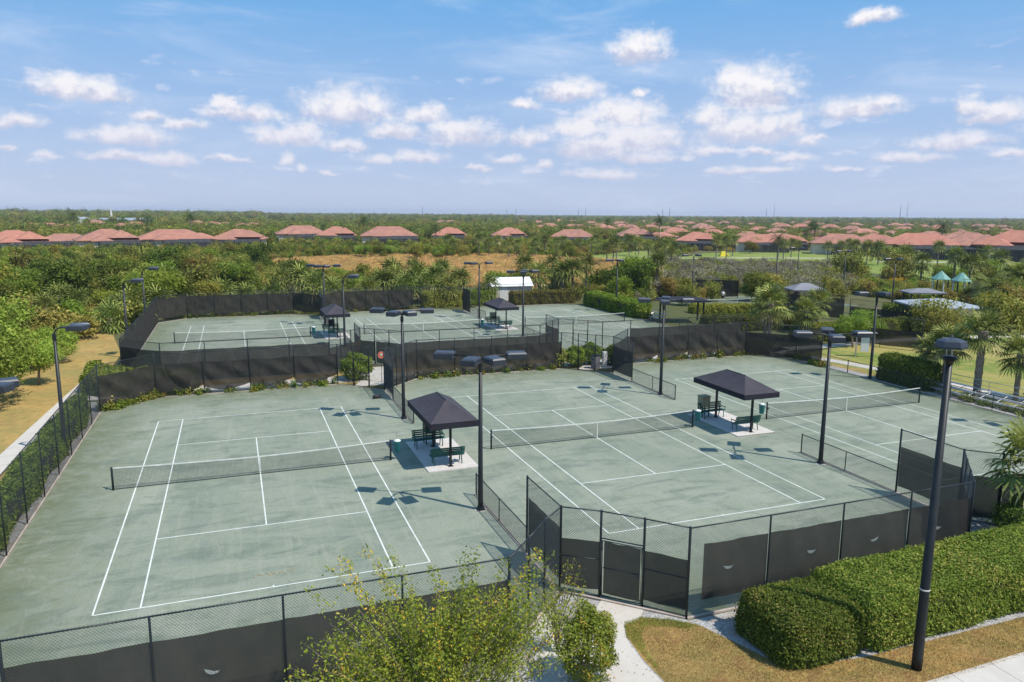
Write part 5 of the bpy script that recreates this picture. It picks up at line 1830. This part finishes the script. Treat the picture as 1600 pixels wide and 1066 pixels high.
# big bright bushes left of the courts
tree('bright1', -16.6, 60.0, 7.6, 'bright green bushy tree on the dry grass left of the floodlight pole, nearest', wide=1.0)
tree('bright2', -13.9, 62.5, 3.8, 'bright green bush with drooping branches right behind the nearest bright tree', wide=.95)
tree('bright2', -19.5, 67.0, 6.9, 'tall bright green tree at the left edge behind the dry grass')
tree('bright1', -14.5, 72.0, 3.6, 'light green bush by the left path, in front of the palmettos')
tree('green3', -15.6, 68.6, 2.7, 'small shrub with thin branches at the end of the left path')
tree('dark1', -24.5, 72.0, 5.4, 'dark green tree at the left behind the bright bushes')
tree('bright2', -15.3, 55.2, 6.6, 'bright green tree cut by the left edge of the picture')
tree('green2', -31.0, 96.0, 6.0, 'rounded green tree in the scrub near the left edge')
tree('dark2', -21.0, 108.0, 6.5, 'large dark green tree rising left of the gooseneck poles')
tree('dark1', -15.5, 120.0, 6.2, 'large dark green tree right of its darker neighbour in the scrub')
tree('dark2', -28.0, 128.0, 6.6, 'broad dark tree below the leftmost red roof')
tree('dark1', -5.0, 140.0, 5.6, 'dark green tree with reddish tips below the second red roof')
tree('green1', 39.5, 112.5, 3.8, 'green bush behind the shed roof, left')
tree('dark2', 43.5, 114, 4.0, 'dark bush behind the shed, right')
# right side trees
tree('bright2', 56.5, 55.6, 3.6, 'bright green small tree behind the right corner floodlights', wide=1.0)
tree('bright1', 59.5, 57.5, 3.9, 'bright green small tree right behind its twin beside the upper walk', wide=1.1)
tree('olive3', 71.0, 58.0, 4.6, 'sparse grey green tree left of the two tall palms', wide=1.1)
tree('olive3', 66.0, 52.5, 4.0, 'thin olive tree left of the nearest palm clump')
tree('olive1', 80.0, 57.0, 5.0, 'sparse olive tree below the pale grey roof')
tree('olive3', 86.0, 60.0, 5.2, 'olive feathery tree at the right below the gazebos')
tree('grey2', 70.8, 83.0, 3.8, 'leafless pinkish vase shaped tree left of the far court net')
tree('olive3', 113, 112, 7.0, 'wide brown green tree behind the far floodlight pole', wide=1.1)
tree('olive3', 119, 109, 6.6, 'brownish tree joined to the wide brown green tree')
tree('bright2', 121, 99, 4.6, 'fresh green tree between the light pole and the gazebos')
tree('bright1', 126, 101, 4.0, 'lower fresh green tree left of the gazebos')
tree('green2', 74.0, 92.0, 5.2, 'green tree between the far screens and the grey shelter')
tree('dark1', 55.5, 98.5, 6.2, 'dense dark green tree mass right of the long hedge', wide=1.1)
tree('green1', 60.0, 104.5, 6.4, 'large mid green tree behind the palm near the arbor')
tree('green2', 66.0, 112.0, 6.0, 'green tree at the end of the straw field')

# scattered individual trees in the scrub band, counted left to right by kind
specs = []
rs = np.random.RandomState(31)


def band(n, px0, px1, d0, d1, kinds, h0, h1, key):
    for i in range(n):
        px = rs.uniform(px0, px1)
        dist = d0 * (d1 / d0) ** rs.uniform()
        x, y = at_dist(px, dist)
        if -13 < x < 50 and y < 101:
            continue
        if 1425 < px < 1550 and dist < 170:
            continue
        specs.append((key, kinds[rs.randint(len(kinds))], x, y, rs.uniform(h0, h1)))


band(34, -40, 400, 100, 245, ['green1', 'green2', 'green3', 'dark2'], 3.2, 5.0, 'g')
band(30, -40, 410, 100, 190, ['green1', 'green2', 'dark1', 'bright2', 'olive3'], 5.0, 6.6, 'g')
band(8, 560, 1010, 104, 125, ['green3', 'olive3', 'green1'], 3.2, 4.4, 'g')
band(16, -40, 420, 100, 240, ['olive1', 'olive3'], 2.6, 4.0, 'o')
band(9, 545, 700, 205, 232, ['bright1', 'bright2', 'green1'], 3.6, 4.9, 'f')
band(10, 400, 550, 215, 240, ['green1', 'olive3', 'green3'], 2.8, 3.8, 'g')
band(12, 700, 930, 212, 245, ['green2', 'dark1', 'olive3'], 3.5, 5.0, 'g')
band(34, 1060, 1320, 118, 178, ['grey1', 'grey2', 'grey2', 'olive1'], 3.0, 4.6, 's')
band(12, 1040, 1320, 108, 132, ['green3', 'olive3', 'bright1'], 2.4, 3.6, 'o')
band(48, 960, 1650, 258, 335, ['green1', 'dark1', 'green2'], 3.5, 5.5, 'h')
band(18, -40, 960, 300, 360, ['green1', 'dark1', 'olive3'], 4.5, 7.0, 'h')
band(14, 1480, 1680, 125, 200, ['olive3', 'grey2', 'green1'], 3.5, 5.5, 'o')
TXT = {'g': ('green tree in the dense scrub before the houses', 'green trees in the scrub'), 'o': ('olive coloured bushy tree in the scrub', 'olive bushy trees in the scrub'),
       'f': ('fresh green tree behind the straw field', 'fresh green trees behind the straw field'), 's': ('grey leafless scrub tree before the fairway', 'grey leafless scrub trees'),
       'h': ('green tree beside or behind the nearest row of houses', 'trees among the houses')}
for key in TXT:
    L_ = sorted([s for s in specs if s[0] == key], key=lambda s: azim(s[2], s[3]))
    for i, (_, kind, x, y, h) in enumerate(L_):
        tree(kind, x, y, h, '%s, %s from the left' % (TXT[key][0], ordn(i)), group=TXT[key][1])

# palms --------------------------------------------------------------
FRA = sabal_meshes('a', 1, 34, .95, .95, 15)
FR_MESH = []
for q, tv in FRA:
    FR_MESH.append(fast_mesh('frond', q.reshape(-1, 3), 4, L_PALM, np.clip(tv + np.random.RandomState(int(tv * 999)).uniform(-.2, .2, len(q)), 0, 1)))


def near_palm(x, y, h, label, rz=0.0, s=1.0, lean=(0, 0), r=.17, seed=1):
    root = thing('cabbage_palm', label, 'palm tree', (x, y, 0), rz)
    mb = MB()
    palm_trunk(mb, h, r, True, np.random.RandomState(seed), 10, lean)
    mb.build('trunk', MPTR, root)
    for k, me in enumerate(FR_MESH):
        link('frond', me, root, (lean[0], lean[1], h - .05 + .1 * (k / 34)), (0, 0, 0), (s, s, s))
    return root


near_palm(29.9, 19.6, 2.95, 'palm at the right edge with sunlit fronds over the dark fence', .3, 1.15)
near_palm(28.5, 16.2, 1.1, 'low palm whose fronds reach in at the right edge below the taller one', 1.7, .95)
near_palm(49.28, 36.92, 4.75, 'tall palm with thick cross hatched trunk behind the bleachers', .9, 1.12, r=.24)
near_palm(48.85, 39.2, 3.5, 'palm with thick trunk just right of the dark clipped hedge', 2.1, 1.0, r=.22)
near_palm(48.35, 41.0, 2.9, 'slender leaning palm left of the thick trunked pair', 3.0, .8, (-.5, .3), r=.11)
near_palm(50.9, 35.2, 3.3, 'rightmost palm on the lawn with a forked thin trunk', 4.2, 1.0, r=.17)
near_palm(52.6, 34.6, 3.6, 'palm behind the rightmost lawn palm, half out of the picture', 5.2, .95, r=.16)
near_palm(52.6, 63.8, 3.4, 'full palm behind the right court fence, left of two', .7, 1.25)
near_palm(49.6, 59.5, 4.1, 'full palm with brown old fronds behind the right court fence', 2.6, 1.3)
near_palm(54.6, 60.2, 3.1, 'palm with drooping yellowish fronds right of the full pair', 4.4, 1.05)
near_palm(59.5, 64.0, 3.4, 'round topped palm behind the drooping one', 5.0, 1.1)

PV = []
for sd_ in range(5):
    fr = sabal_meshes('p', 50 + sd_, 36, .8 + .06 * sd_, .75, 9, -1.1 if sd_ % 2 else -.8)
    V = np.concatenate([q for q, _ in fr])
    T = np.concatenate([np.full(len(q), tv) for q, tv in fr])
    PV.append(fast_mesh('palm_crown', V.reshape(-1, 3), 4, L_PALM, T))
PT = []
for k, h in enumerate((1.0, 2.0, 3.0, 4.0)):
    mb = MB()
    palm_trunk(mb, h, .17, k > 0, np.random.RandomState(k), 7)
    PT.append((mb.mesh('palm_trunk', MPTR), h))


def palm(x, y, zc, label, group, s=1.0, v=None):
    root = thing('cabbage_palm', label, 'palm tree', (x, y, 0), rnd.uniform(0, 6.28), group)
    me, h0 = min(PT, key=lambda q: abs(q[1] - zc))
    t = link('trunk', me, root)
    t.scale = (1, 1, zc / h0)
    link('crown', PV[rnd.randrange(5) if v is None else v], root, (0, 0, zc), None, (s, s, s))
    return root


pal = []
for px, py, z in ((455, 420, 3.8), (472, 434, 3.4), (548, 462, 2.2), (618, 430, 3.9), (634, 446, 3.0), (655, 430, 3.8), (682, 432, 3.8), (700, 447, 2.8), (728, 452, 2.4), (820, 412, 4.3), (864, 414, 4.4), (880, 424, 4.0), (916, 414, 4.5), (934, 428, 4.0),
                  (900, 440, 3.2), (1000, 452, 3.0), (1028, 408, 5.2), (1045, 440, 4.2), (1058, 462, 3.2), (1090, 455, 2.8), (1010, 428, 4.4), (975, 452, 2.4), (598, 438, 3.2), (612, 424, 4.2), (645, 418, 4.4), (690, 420, 4.4), (668, 440, 3.2), (718, 436, 3.4), (842, 428, 3.6), (895, 420, 4.4), (950, 436, 3.6), (765, 446, 2.6), (440, 436, 3.2), (490, 446, 2.8), (520, 452, 2.6), (575, 450, 2.6)):
    pal.append((*at(px, py, z), z, 'b'))
for px, py, z in ((30, 412, 3.4), (42, 446, 2.6), (12, 460, 2.4), (70, 480, 2.4), (92, 462, 2.8), (120, 470, 2.2), (178, 445, 2.8), (186, 480, 2.0), (172, 497, 1.5), (262, 434, 2.8), (268, 452, 2.2), (205, 470, 1.8), (215, 493, 1.4), (250, 470, 1.8), (158, 408, 3.2),
                  (148, 420, 2.6), (190, 395, 3.0), (232, 400, 2.6), (390, 432, 2.6), (350, 455, 1.8), (385, 462, 1.8), (320, 445, 2.2), (425, 460, 1.8), (345, 415, 2.6), (105, 425, 2.6), (20, 500, 2.2), (225, 455, 2.2), (290, 462, 1.9)):
    pal.append((*at(px, py, z), z, 'l'))
for px, dist, z in ((700, 235, 5), (706, 225, 3.6), (748, 228, 5.4), (756, 236, 5.6), (764, 225, 4.2), (795, 215, 4.6), (808, 222, 4.0), (838, 225, 4.6), (852, 240, 5.0), (905, 232, 4.2), (925, 226, 4.6), (932, 240, 5.2), (960, 190, 5.6), (965, 215, 5), (950, 200, 4.0), (985, 240, 5), (1000, 235, 4.6),
                    (1030, 190, 4.6), (1042, 205, 5.2), (1052, 185, 4.2), (1015, 215, 4.4), (1122, 235, 5.4), (1138, 230, 5.8), (1148, 250, 5), (1228, 240, 4.6), (1240, 248, 4.6), (1298, 225, 4.6), (1318, 220, 4.8), (1330, 235, 5.2), (1340, 228, 5.0), (1360, 220, 4.4), (1378, 222, 4.8),
                    (1398, 170, 5.0), (1410, 165, 4.6), (1420, 175, 5.2), (1448, 150, 4.9), (1472, 225, 5.2), (1500, 150, 6.2), (1525, 150, 5.0), (1540, 158, 4.8), (1572, 190, 4.4), (1550, 215, 4.8), (880, 250, 4.2), (870, 236, 4.4), (778, 245, 4.6), (640, 232, 3.2), (480, 232, 3.0), (500, 238, 3.0)):
    pal.append((*at_dist(px, dist), z, 'm'))
for px, dist, z in [(p_, d_, z_) for p_, d_, z_ in ((230, 330, 5), (262, 420, 6), (505, 380, 6), (455, 400, 6), (490, 420, 6.5), (20, 330, 6), (32, 340, 6), (590, 420, 6), (1090, 340, 6), (1262, 340, 6), (1290, 360, 6), (1430, 300, 5.5), (1565, 300, 6), (1380, 310, 6))]:
    pal.append((*at_dist(px, dist), z, 'd'))
PTX = {'b': ('fan palm in the row behind the back courts', 'fan palms behind the back courts', 1.6), 'l': ('low fan palm in the scrub at the left', 'fan palms in the left scrub', 1.55),
       'm': ('fan palm near the fairway and the houses', 'fan palms near the houses', 1.5), 'd': ('distant fan palm beyond the nearest roofs', 'distant fan palms', 1.5)}
for key in PTX:
    L_ = sorted([s for s in pal if s[3] == key and not (key == 'b' and s[1] < 99.5) and not (key == 'l' and -9.8 < s[0] and s[1] < 98.5)], key=lambda s: azim(s[0], s[1]))
    for i, (x, y, z, _) in enumerate(L_):
        palm(x, y, z, '%s, %s from the left' % (PTX[key][0], ordn(i)), PTX[key][1], PTX[key][2] * rnd.uniform(.85, 1.12))

QF, QT = feather_crown(3, 22, 3.3, -.7, 1.0, .8, 13)
QP = fast_mesh('feather_crown', QF.reshape(-1, 3), 4, L_QUEEN, QT)
QF2, QT2 = feather_crown(8, 30, 2.7, -.3, .75, .7, 26)
QD = fast_mesh('arching_crown', QF2.reshape(-1, 3), 4, L_PALM, QT2)


def feather_palm(x, y, h, label, s=1.0, me=None, r=.16):
    root = thing('feather_palm', label, 'palm tree', (x, y, 0), rnd.uniform(0, 6.28), 'feather palms')
    MB().tube([(0, 0, -.1), (0, 0, h * .5), (0, 0, h - .8), (0, 0, h)], [r * 1.3, r, r, r * .6], 9).build('trunk', MPTR, root, True)
    link('crown', me or QP, root, (0, 0, h), None, (s, s, s))
    return root


feather_palm(*at(1212, 446), 8.6, 'slender feather palm with pale trunk standing alone right of centre', .8)
for px, dist, h, lab in ((115, 330, 11.6, 'feather palm against the horizon at the far left'), (230, 330, 10.2, 'dark feather palm above the second roof from the left'), (297, 320, 11.3, 'feather palm standing above the gap between red roofs'),
                         (568, 300, 10.4, 'feather palm just left of the bright red roof'), (1031, 330, 11.0, 'dark feather palm rising right of centre above the roofs'), (1275, 330, 8.6, 'feather palm with pale trunk between right roofs'), (1270, 360, 9.5, 'shadowed feather palm before the pink roofs'),
                         (1475, 300, 9.6, 'feather palm in front of the big brown roof at right'), (680, 300, 7.8, 'small feather palm beside the cut off red roof'), (950, 420, 10, 'feather palm among the far trees')):
    feather_palm(*at_dist(px, dist), h, lab, 1.25 if dist > 280 else 1)
feather_palm(*at(1592, 462), 3.2, 'wide arching feather palm at the right edge behind the lawn', 1.9, QD, .25)
feather_palm(*at_dist(1560, 130), 2.2, 'grey green arching palm right of the gazebos', 1.6, QD, .25)

# scrub, forest and grass ---------------------------------------------
def inside(poly, X, Y):
    P = np.array(poly, float)
    ins = np.zeros(len(X), bool)
    for i in range(len(P)):
        a, b = P[i], P[(i + 1) % len(P)]
        ins ^= ((a[1] > Y) != (b[1] > Y)) & (X < (b[0] - a[0]) * (Y - a[1]) / (b[1] - a[1] + 1e-12) + a[0])
    return ins


def scatter(name, label, X, Y, S, meshes, seed, squash=.25):
    """uncountable growth: instances of a few plants on points"""
    rs = np.random.RandomState(seed)
    n = len(X)
    src = bpy.data.collections.new(name + '_plants')
    for i, me in enumerate(meshes):
        o = bpy.data.objects.new('%s_%02d' % (name, i), me)
        src.objects.link(o)
    me = bpy.data.meshes.new(name)
    me.vertices.add(n)
    me.vertices.foreach_set('co', np.stack([X, Y, np.zeros(n)], 1).astype(np.float32).ravel())
    for nm, tp, val in (('siz', 'FLOAT_VECTOR', np.stack([S, S, S * rs.uniform(1 - squash, 1 + squash, n)], 1)), ('rot', 'FLOAT_VECTOR', np.stack([np.zeros(n), np.zeros(n), rs.uniform(0, 6.28, n)], 1)), ('pick', 'INT', rs.randint(0, len(meshes), n))):
        a = me.attributes.new(nm, tp, 'POINT')
        if tp == 'INT':
            a.data.foreach_set('value', val.astype(np.int32))
        else:
            a.data.foreach_set('vector', val.astype(np.float32).ravel())
    ob = link(name, me)
    tag(ob, label, name.replace('_', ' '), kind='stuff')
    ng = bpy.data.node_groups.new(name, 'GeometryNodeTree')
    ng.interface.new_socket('Geometry', in_out='INPUT', socket_type='NodeSocketGeometry')
    ng.interface.new_socket('Geometry', in_out='OUTPUT', socket_type='NodeSocketGeometry')
    N, Lk = ng.nodes, ng.links
    gi, go = N.new('NodeGroupInput'), N.new('NodeGroupOutput')
    m2p = N.new('GeometryNodeMeshToPoints')
    ci = N.new('GeometryNodeCollectionInfo')
    ci.inputs['Collection'].default_value = src
    ci.inputs['Separate Children'].default_value = True
    ci.inputs['Reset Children'].default_value = True
    iop = N.new('GeometryNodeInstanceOnPoints')
    iop.inputs['Pick Instance'].default_value = True
    Lk.new(gi.outputs[0], m2p.inputs[0])
    Lk.new(m2p.outputs[0], iop.inputs['Points'])
    Lk.new(ci.outputs[0], iop.inputs['Instance'])
    for nm, tp, sock in (('siz', 'FLOAT_VECTOR', 'Scale'), ('rot', 'FLOAT_VECTOR', 'Rotation'), ('pick', 'INT', 'Instance Index')):
        na = N.new('GeometryNodeInputNamedAttribute')
        na.data_type = tp
        na.inputs['Name'].default_value = nm
        Lk.new(na.outputs['Attribute'], iop.inputs[sock])
    Lk.new(iop.outputs[0], go.inputs[0])
    md = ob.modifiers.new('scatter', 'NODES')
    md.node_group = ng
    return ob


def low_plant(name, seed, r, h, n, leaf, m):
    rs = np.random.RandomState(seed)
    blobs = [(rs.uniform(-.45, .45) * r, rs.uniform(-.45, .45) * r, h * rs.uniform(.3, .62), r * rs.uniform(.4, .65), r * rs.uniform(.4, .65), h * rs.uniform(.28, .42)) for _ in range(6)]
    P, N_, tint, cc = crown_points(blobs, n, rs, 10, leaf * 1.6)
    P[:, 2] = np.maximum(P[:, 2], .03)
    return fast_mesh(name, leaves(P, leaf, rs, N_, .4), 4, m, tint)


scrub = [low_plant('s', 200 + i, 1.5, 2.2, 1500, .13, m) for i, m in enumerate((L_OLIVE, L_GREEN, L_OLIVE, L_DARK, L_GREEN, L_OLIVE, L_BRIGHT))] + [PV[0], PV[2]]
greyp = [low_plant('s', 230 + i, 1.5, 1.9, 1300, .11, m) for i, m in enumerate((L_GREY, L_GREY, L_OLIVE, L_GREY, L_GREEN))]
forest = [low_plant('s', 250 + i, 3.4, 6.0, 420, .42, m) for i, m in enumerate((L_GREEN, L_DARK, L_OLIVE, L_GREEN, L_OLIVE, L_DARK))]
STRAWPOLY = [at(*q) for q in ((385, 410), (520, 401), (700, 398), (830, 400), (1015, 411), (1040, 425), (1020, 448), (860, 450), (640, 447), (460, 424))]
GOLF = [at(*q) for q in ((1040, 406), (1090, 394), (1190, 390), (1290, 391), (1420, 391), (1545, 393), (1680, 396), (1680, 442), (1560, 448), (1440, 440), (1340, 426), (1200, 418), (1080, 414))]
GOLF2 = [at(*q) for q in ((920, 400), (1010, 391), (1035, 400), (1012, 412), (930, 410))]
GOLF3 = [at(*q) for q in ((40, 351), (140, 349.5), (190, 351.5), (240, 354), (150, 358), (60, 358))]
COMPLEX = [(-10.7, 0), (-10.7, 66), (-11.2, 70), (-11.2, 99.5), (22, 100.5), (29.5, 104), (33, 108), (45, 108), (45.5, 100.5), (50, 97.5), (52, 79), (60, 70), (150, 62), (150, 0)]
DRYP = [(-70, 20), (-9.5, 20), (-9.3, 74), (-9.3, 84), (-14, 92), (-15.5, 76), (-17, 66), (-24, 57), (-34, 50), (-70, 50)]
FARC = [(52, 62), (96, 62), (96, 100), (84, 108), (60, 100), (52, 90)]
hx = [(o.location.x, o.location.y, 12 * o.scale[0]) for o in bpy.data.objects if o.get('category') == 'house']


def sample(n, px0, px1, d0, d1, seed, power=.5, polys=(), houses=True):
    rs = np.random.RandomState(seed)
    a0, a1 = azim(*at_dist(px0, 100)), azim(*at_dist(px1, 100))
    a = rs.uniform(a0, a1, n)
    u = rs.uniform(size=n)
    d = (d0 ** power + (d1 ** power - d0 ** power) * u) ** (1 / power)
    X, Y = d * np.sin(a), d * np.cos(a)
    ok = np.ones(n, bool)
    for p in polys:
        ok &= ~inside(p, X, Y)
    if houses:
        for (x, y, r_) in hx:
            ok &= ~(((X - x) ** 2 + (Y - y) ** 2 < r_ ** 2) & (d < 500))
            # keep the slope facing the courts open enough to see the roofs
    return X[ok], Y[ok], d[ok]


POLYS = (STRAWPOLY, GOLF, GOLF2, GOLF3, COMPLEX, DRYP, FARC)
X, Y, d = sample(9000, -70, 1000, 70, 262, 1, 1.3, POLYS)
k = ~((X > -9) & (X < 50) & (d < 140) & (np.random.RandomState(1).uniform(size=len(X)) < .6))
X, Y, d = X[k], Y[k], d[k]
rs = np.random.RandomState(2)
scatter('scrub', 'dense mixed green and olive scrub between the courts and the houses', X, Y, (rs.uniform(.45, 1.0, len(X)) + (rs.uniform(size=len(X)) > .88) * .55 * (d < 200)) * np.where((d > 205) & (d < 262), .8, 1) * np.where((d < 130) & (X > -9), .5, 1), scrub, 3)
X, Y, d = sample(3800, 1000, 1340, 108, 190, 4, 1.2, POLYS)
rs = np.random.RandomState(5)
scatter('grey_scrub', 'grey leafless scrub in front of the fairway', X, Y, rs.uniform(.7, 1.25, len(X)), greyp, 6)
GAZ = [at_dist(1440, 95), at_dist(1550, 95), at_dist(1550, 176), at_dist(1440, 176)]
X, Y, d = sample(1700, 1320, 1720, 92, 150, 14, 1.0, (GOLF, COMPLEX, FARC))
k = ~(inside(GAZ, X, Y) & (rs.uniform(size=len(X)) < .75))
X, Y, d = X[k], Y[k], d[k]
rs = np.random.RandomState(15)
scatter('mixed_scrub', 'olive and green bushes around the gazebos and far courts', X, Y, rs.uniform(.45, .95, len(X)), scrub[:7], 16)
X, Y, d = sample(15000, -110, 1720, 225, 700, 7, .6, (STRAWPOLY, GOLF, GOLF2, GOLF3, COMPLEX))
keep = np.ones(len(X), bool)
keep &= ~((d < 330) & (azim(1, 1) > 9))
fs = np.where(d < 275, np.where(np.arctan2(X, Y) < azim(*at_dist(560, 100)), .42, .3), np.where(d < 345, .5, .75))
rs = np.random.RandomState(8)
pxa = (np.arctan2(X, Y) - CAM_YAW)
fs = fs * np.where(pxa > .12, .85, 1.0)
scatter('woodland', 'trees filling the land around and beyond the houses', X, Y, fs * rs.uniform(.7, 1.25, len(X)), forest, 9)
X, Y, d = sample(16000, -110, 1720, 700, 5200, 10, .45, (), False)
rs = np.random.RandomState(11)
pxa = (np.arctan2(X, Y) - CAM_YAW)
big = np.clip(d / 900, 1, 3.2)
hh = np.where(pxa < -.32, 1.45, np.where(pxa < .0, 1.1, .9)) * np.where(d > 1800, .62, 1)
far_ob = scatter('far_woodland', 'hazy far tree cover reaching to the horizon', X, Y, big * hh * rs.uniform(.8, 1.2, len(X)) * .85, forest, 12)

# straw clumps on the field and rough grass
straw = [low_plant('s', 270 + i, 1.0, .42, 420, .09, L_STRAW) for i in range(3)]
rs = np.random.RandomState(13)
P_ = np.array(STRAWPOLY)
lo, hi = P_.min(0), P_.max(0)
X, Y = rs.uniform(lo[0], hi[0], 9000), rs.uniform(lo[1], hi[1], 9000)
k = inside(STRAWPOLY, X, Y)
scatter('straw_grass', 'orange brown dry grass covering the open field', X[k], Y[k], rs.uniform(.6, 1.3, k.sum()), straw, 14)


def blades(name, label, poly, n, hgt, seed, m, zb=0.0):
    rs = np.random.RandomState(seed)
    P = np.array(poly, float)
    lo, hi = P.min(0), P.max(0)
    X, Y = rs.uniform(lo[0], hi[0], n), rs.uniform(lo[1], hi[1], n)
    k = inside(poly, X, Y)
    X, Y = X[k], Y[k]
    n = len(X)
    a = rs.uniform(0, 6.28, n)
    w_ = rs.uniform(.004, .009, n)
    h = hgt * rs.uniform(.4, 1.3, n)
    lx, ly = rs.normal(size=n) * hgt * .6, rs.normal(size=n) * hgt * .6
    V = np.stack([np.stack([X - np.cos(a) * w_, Y - np.sin(a) * w_, np.full(n, zb)], 1), np.stack([X + np.cos(a) * w_, Y + np.sin(a) * w_, np.full(n, zb)], 1), np.stack([X + lx, Y + ly, h + zb], 1)], 1)
    patch = np.clip(.5 + .45 * np.sin(X * 1.1 + 2 * np.sin(Y * 1.3)) * np.sin(Y * 2.1 + X * .5) + .35 * np.sin(X * 3.7 + Y * 2.9 + np.sin(X * 2.0)), 0, 1)
    ob = link(name, fast_mesh(name, V.reshape(-1, 3), 3, m, np.clip(rs.uniform(size=n) * .4 + patch * .6, 0, 1)))
    return tag(ob, label, 'grass', kind='stuff')


blades('dry_grass', 'dry brown and green grass in front of the long hedge', [(10.52, 15.9), (10.45, 13.0), (15.5, 13.3), (26, 13.5), (26, 14.9), (16.6, 14.95), (14.6, 15.2), (13.9, 15.85), (13.4, 17.2), (13.08, 18.05), (12.4, 18.6), (11.56, 19.05), (10.9, 18.9), (10.62, 18.2)], 170000, .055, 1, L_GRASS)
blades('green_grass', 'strip of greener grass beside the entry path', [(10.6, 16.5), (10.62, 18.3), (10.95, 19.0), (11.6, 19.08), (12.5, 18.6), (13.1, 18.0), (12.6, 18.0), (11.5, 18.55), (11.1, 18.2), (10.8, 17.4), (10.75, 16.6)], 15000, .06, 2, L_BRIGHT)

# low weeds along the foot of the back fences
wd = [low_plant('s', 290 + i, .35, .4, 160, .07, m) for i, m in enumerate((L_GREEN, L_OLIVE, L_HEDGE))]
rs = np.random.RandomState(17)
X, Y = [], []
for (x0, y0, x1, y1, n) in ((-8.3, 52.6, -5.4, 55.6, 50), (-5.4, 55.6, 6.5, 55.6, 45), (12.9, 55.7, 25, 55.7, 90), (31.3, 55.7, 46, 55.7, 70), (46.8, 49, 47.2, 54, 40), (-8.3, 97.3, 22, 97.6, 260), (13, 59.6, 46, 59.6, 150), (47.4, 24, 47.4, 37, 50)):
    f = rs.uniform(size=n)
    X += list(x0 + (x1 - x0) * f + rs.normal(size=n) * .18)
    Y += list(y0 + (y1 - y0) * f + rs.normal(size=n) * .18)
scatter('weeds', 'low weeds growing along the foot of the fences', np.array(X), np.array(Y), rs.uniform(.5, 1.2, len(X)), wd, 18)
# fallen leaves on gravel, court and path
rs = np.random.RandomState(19)
n = 900
X, Y = rs.uniform(-3, 12.5, n), rs.uniform(15, 20.5, n)
X2, Y2 = rs.normal(-.5, 4.0, 60) * 0 + rs.uniform(0.1, 1.5, 60), rs.normal(26.05, .06, 60)
C = np.stack([np.concatenate([X, X2]), np.concatenate([Y, Y2]), np.full(n + 60, .03)], 1)
V = leaves(C, .028, rs, np.tile([0, 0, 3.0], (len(C), 1)), 1.0, .5, .4)
tag(link('fallen_leaves', fast_mesh('fallen_leaves', V, 4, L_GRASS, rs.uniform(size=len(C)))), 'fallen dry leaves scattered near the entry and on the court', 'leaves', kind='stuff')

# ------------------------------------------------------------------ air
def m_haze():
    m_ = bpy.data.materials.new('haze')
    m_.use_nodes = True
    t = NT(m_.node_tree)
    t.t.nodes.clear()
    out = t.n('ShaderNodeOutputMaterial')
    v = t.n('ShaderNodeVolumePrincipled', ins={'Color': (0.80, 0.87, 1.0, 1), 'Density': 0.00013, 'Anisotropy': 0.2})
    t.t.links.new(v.outputs[0], out.inputs['Volume'])
    return m_


hz = MB().box((0, 0, 25.5), (18100, 18100, 53)).build('haze', m_haze())
tag(hz, 'thin pale air over the whole landscape', 'haze', kind='stuff')
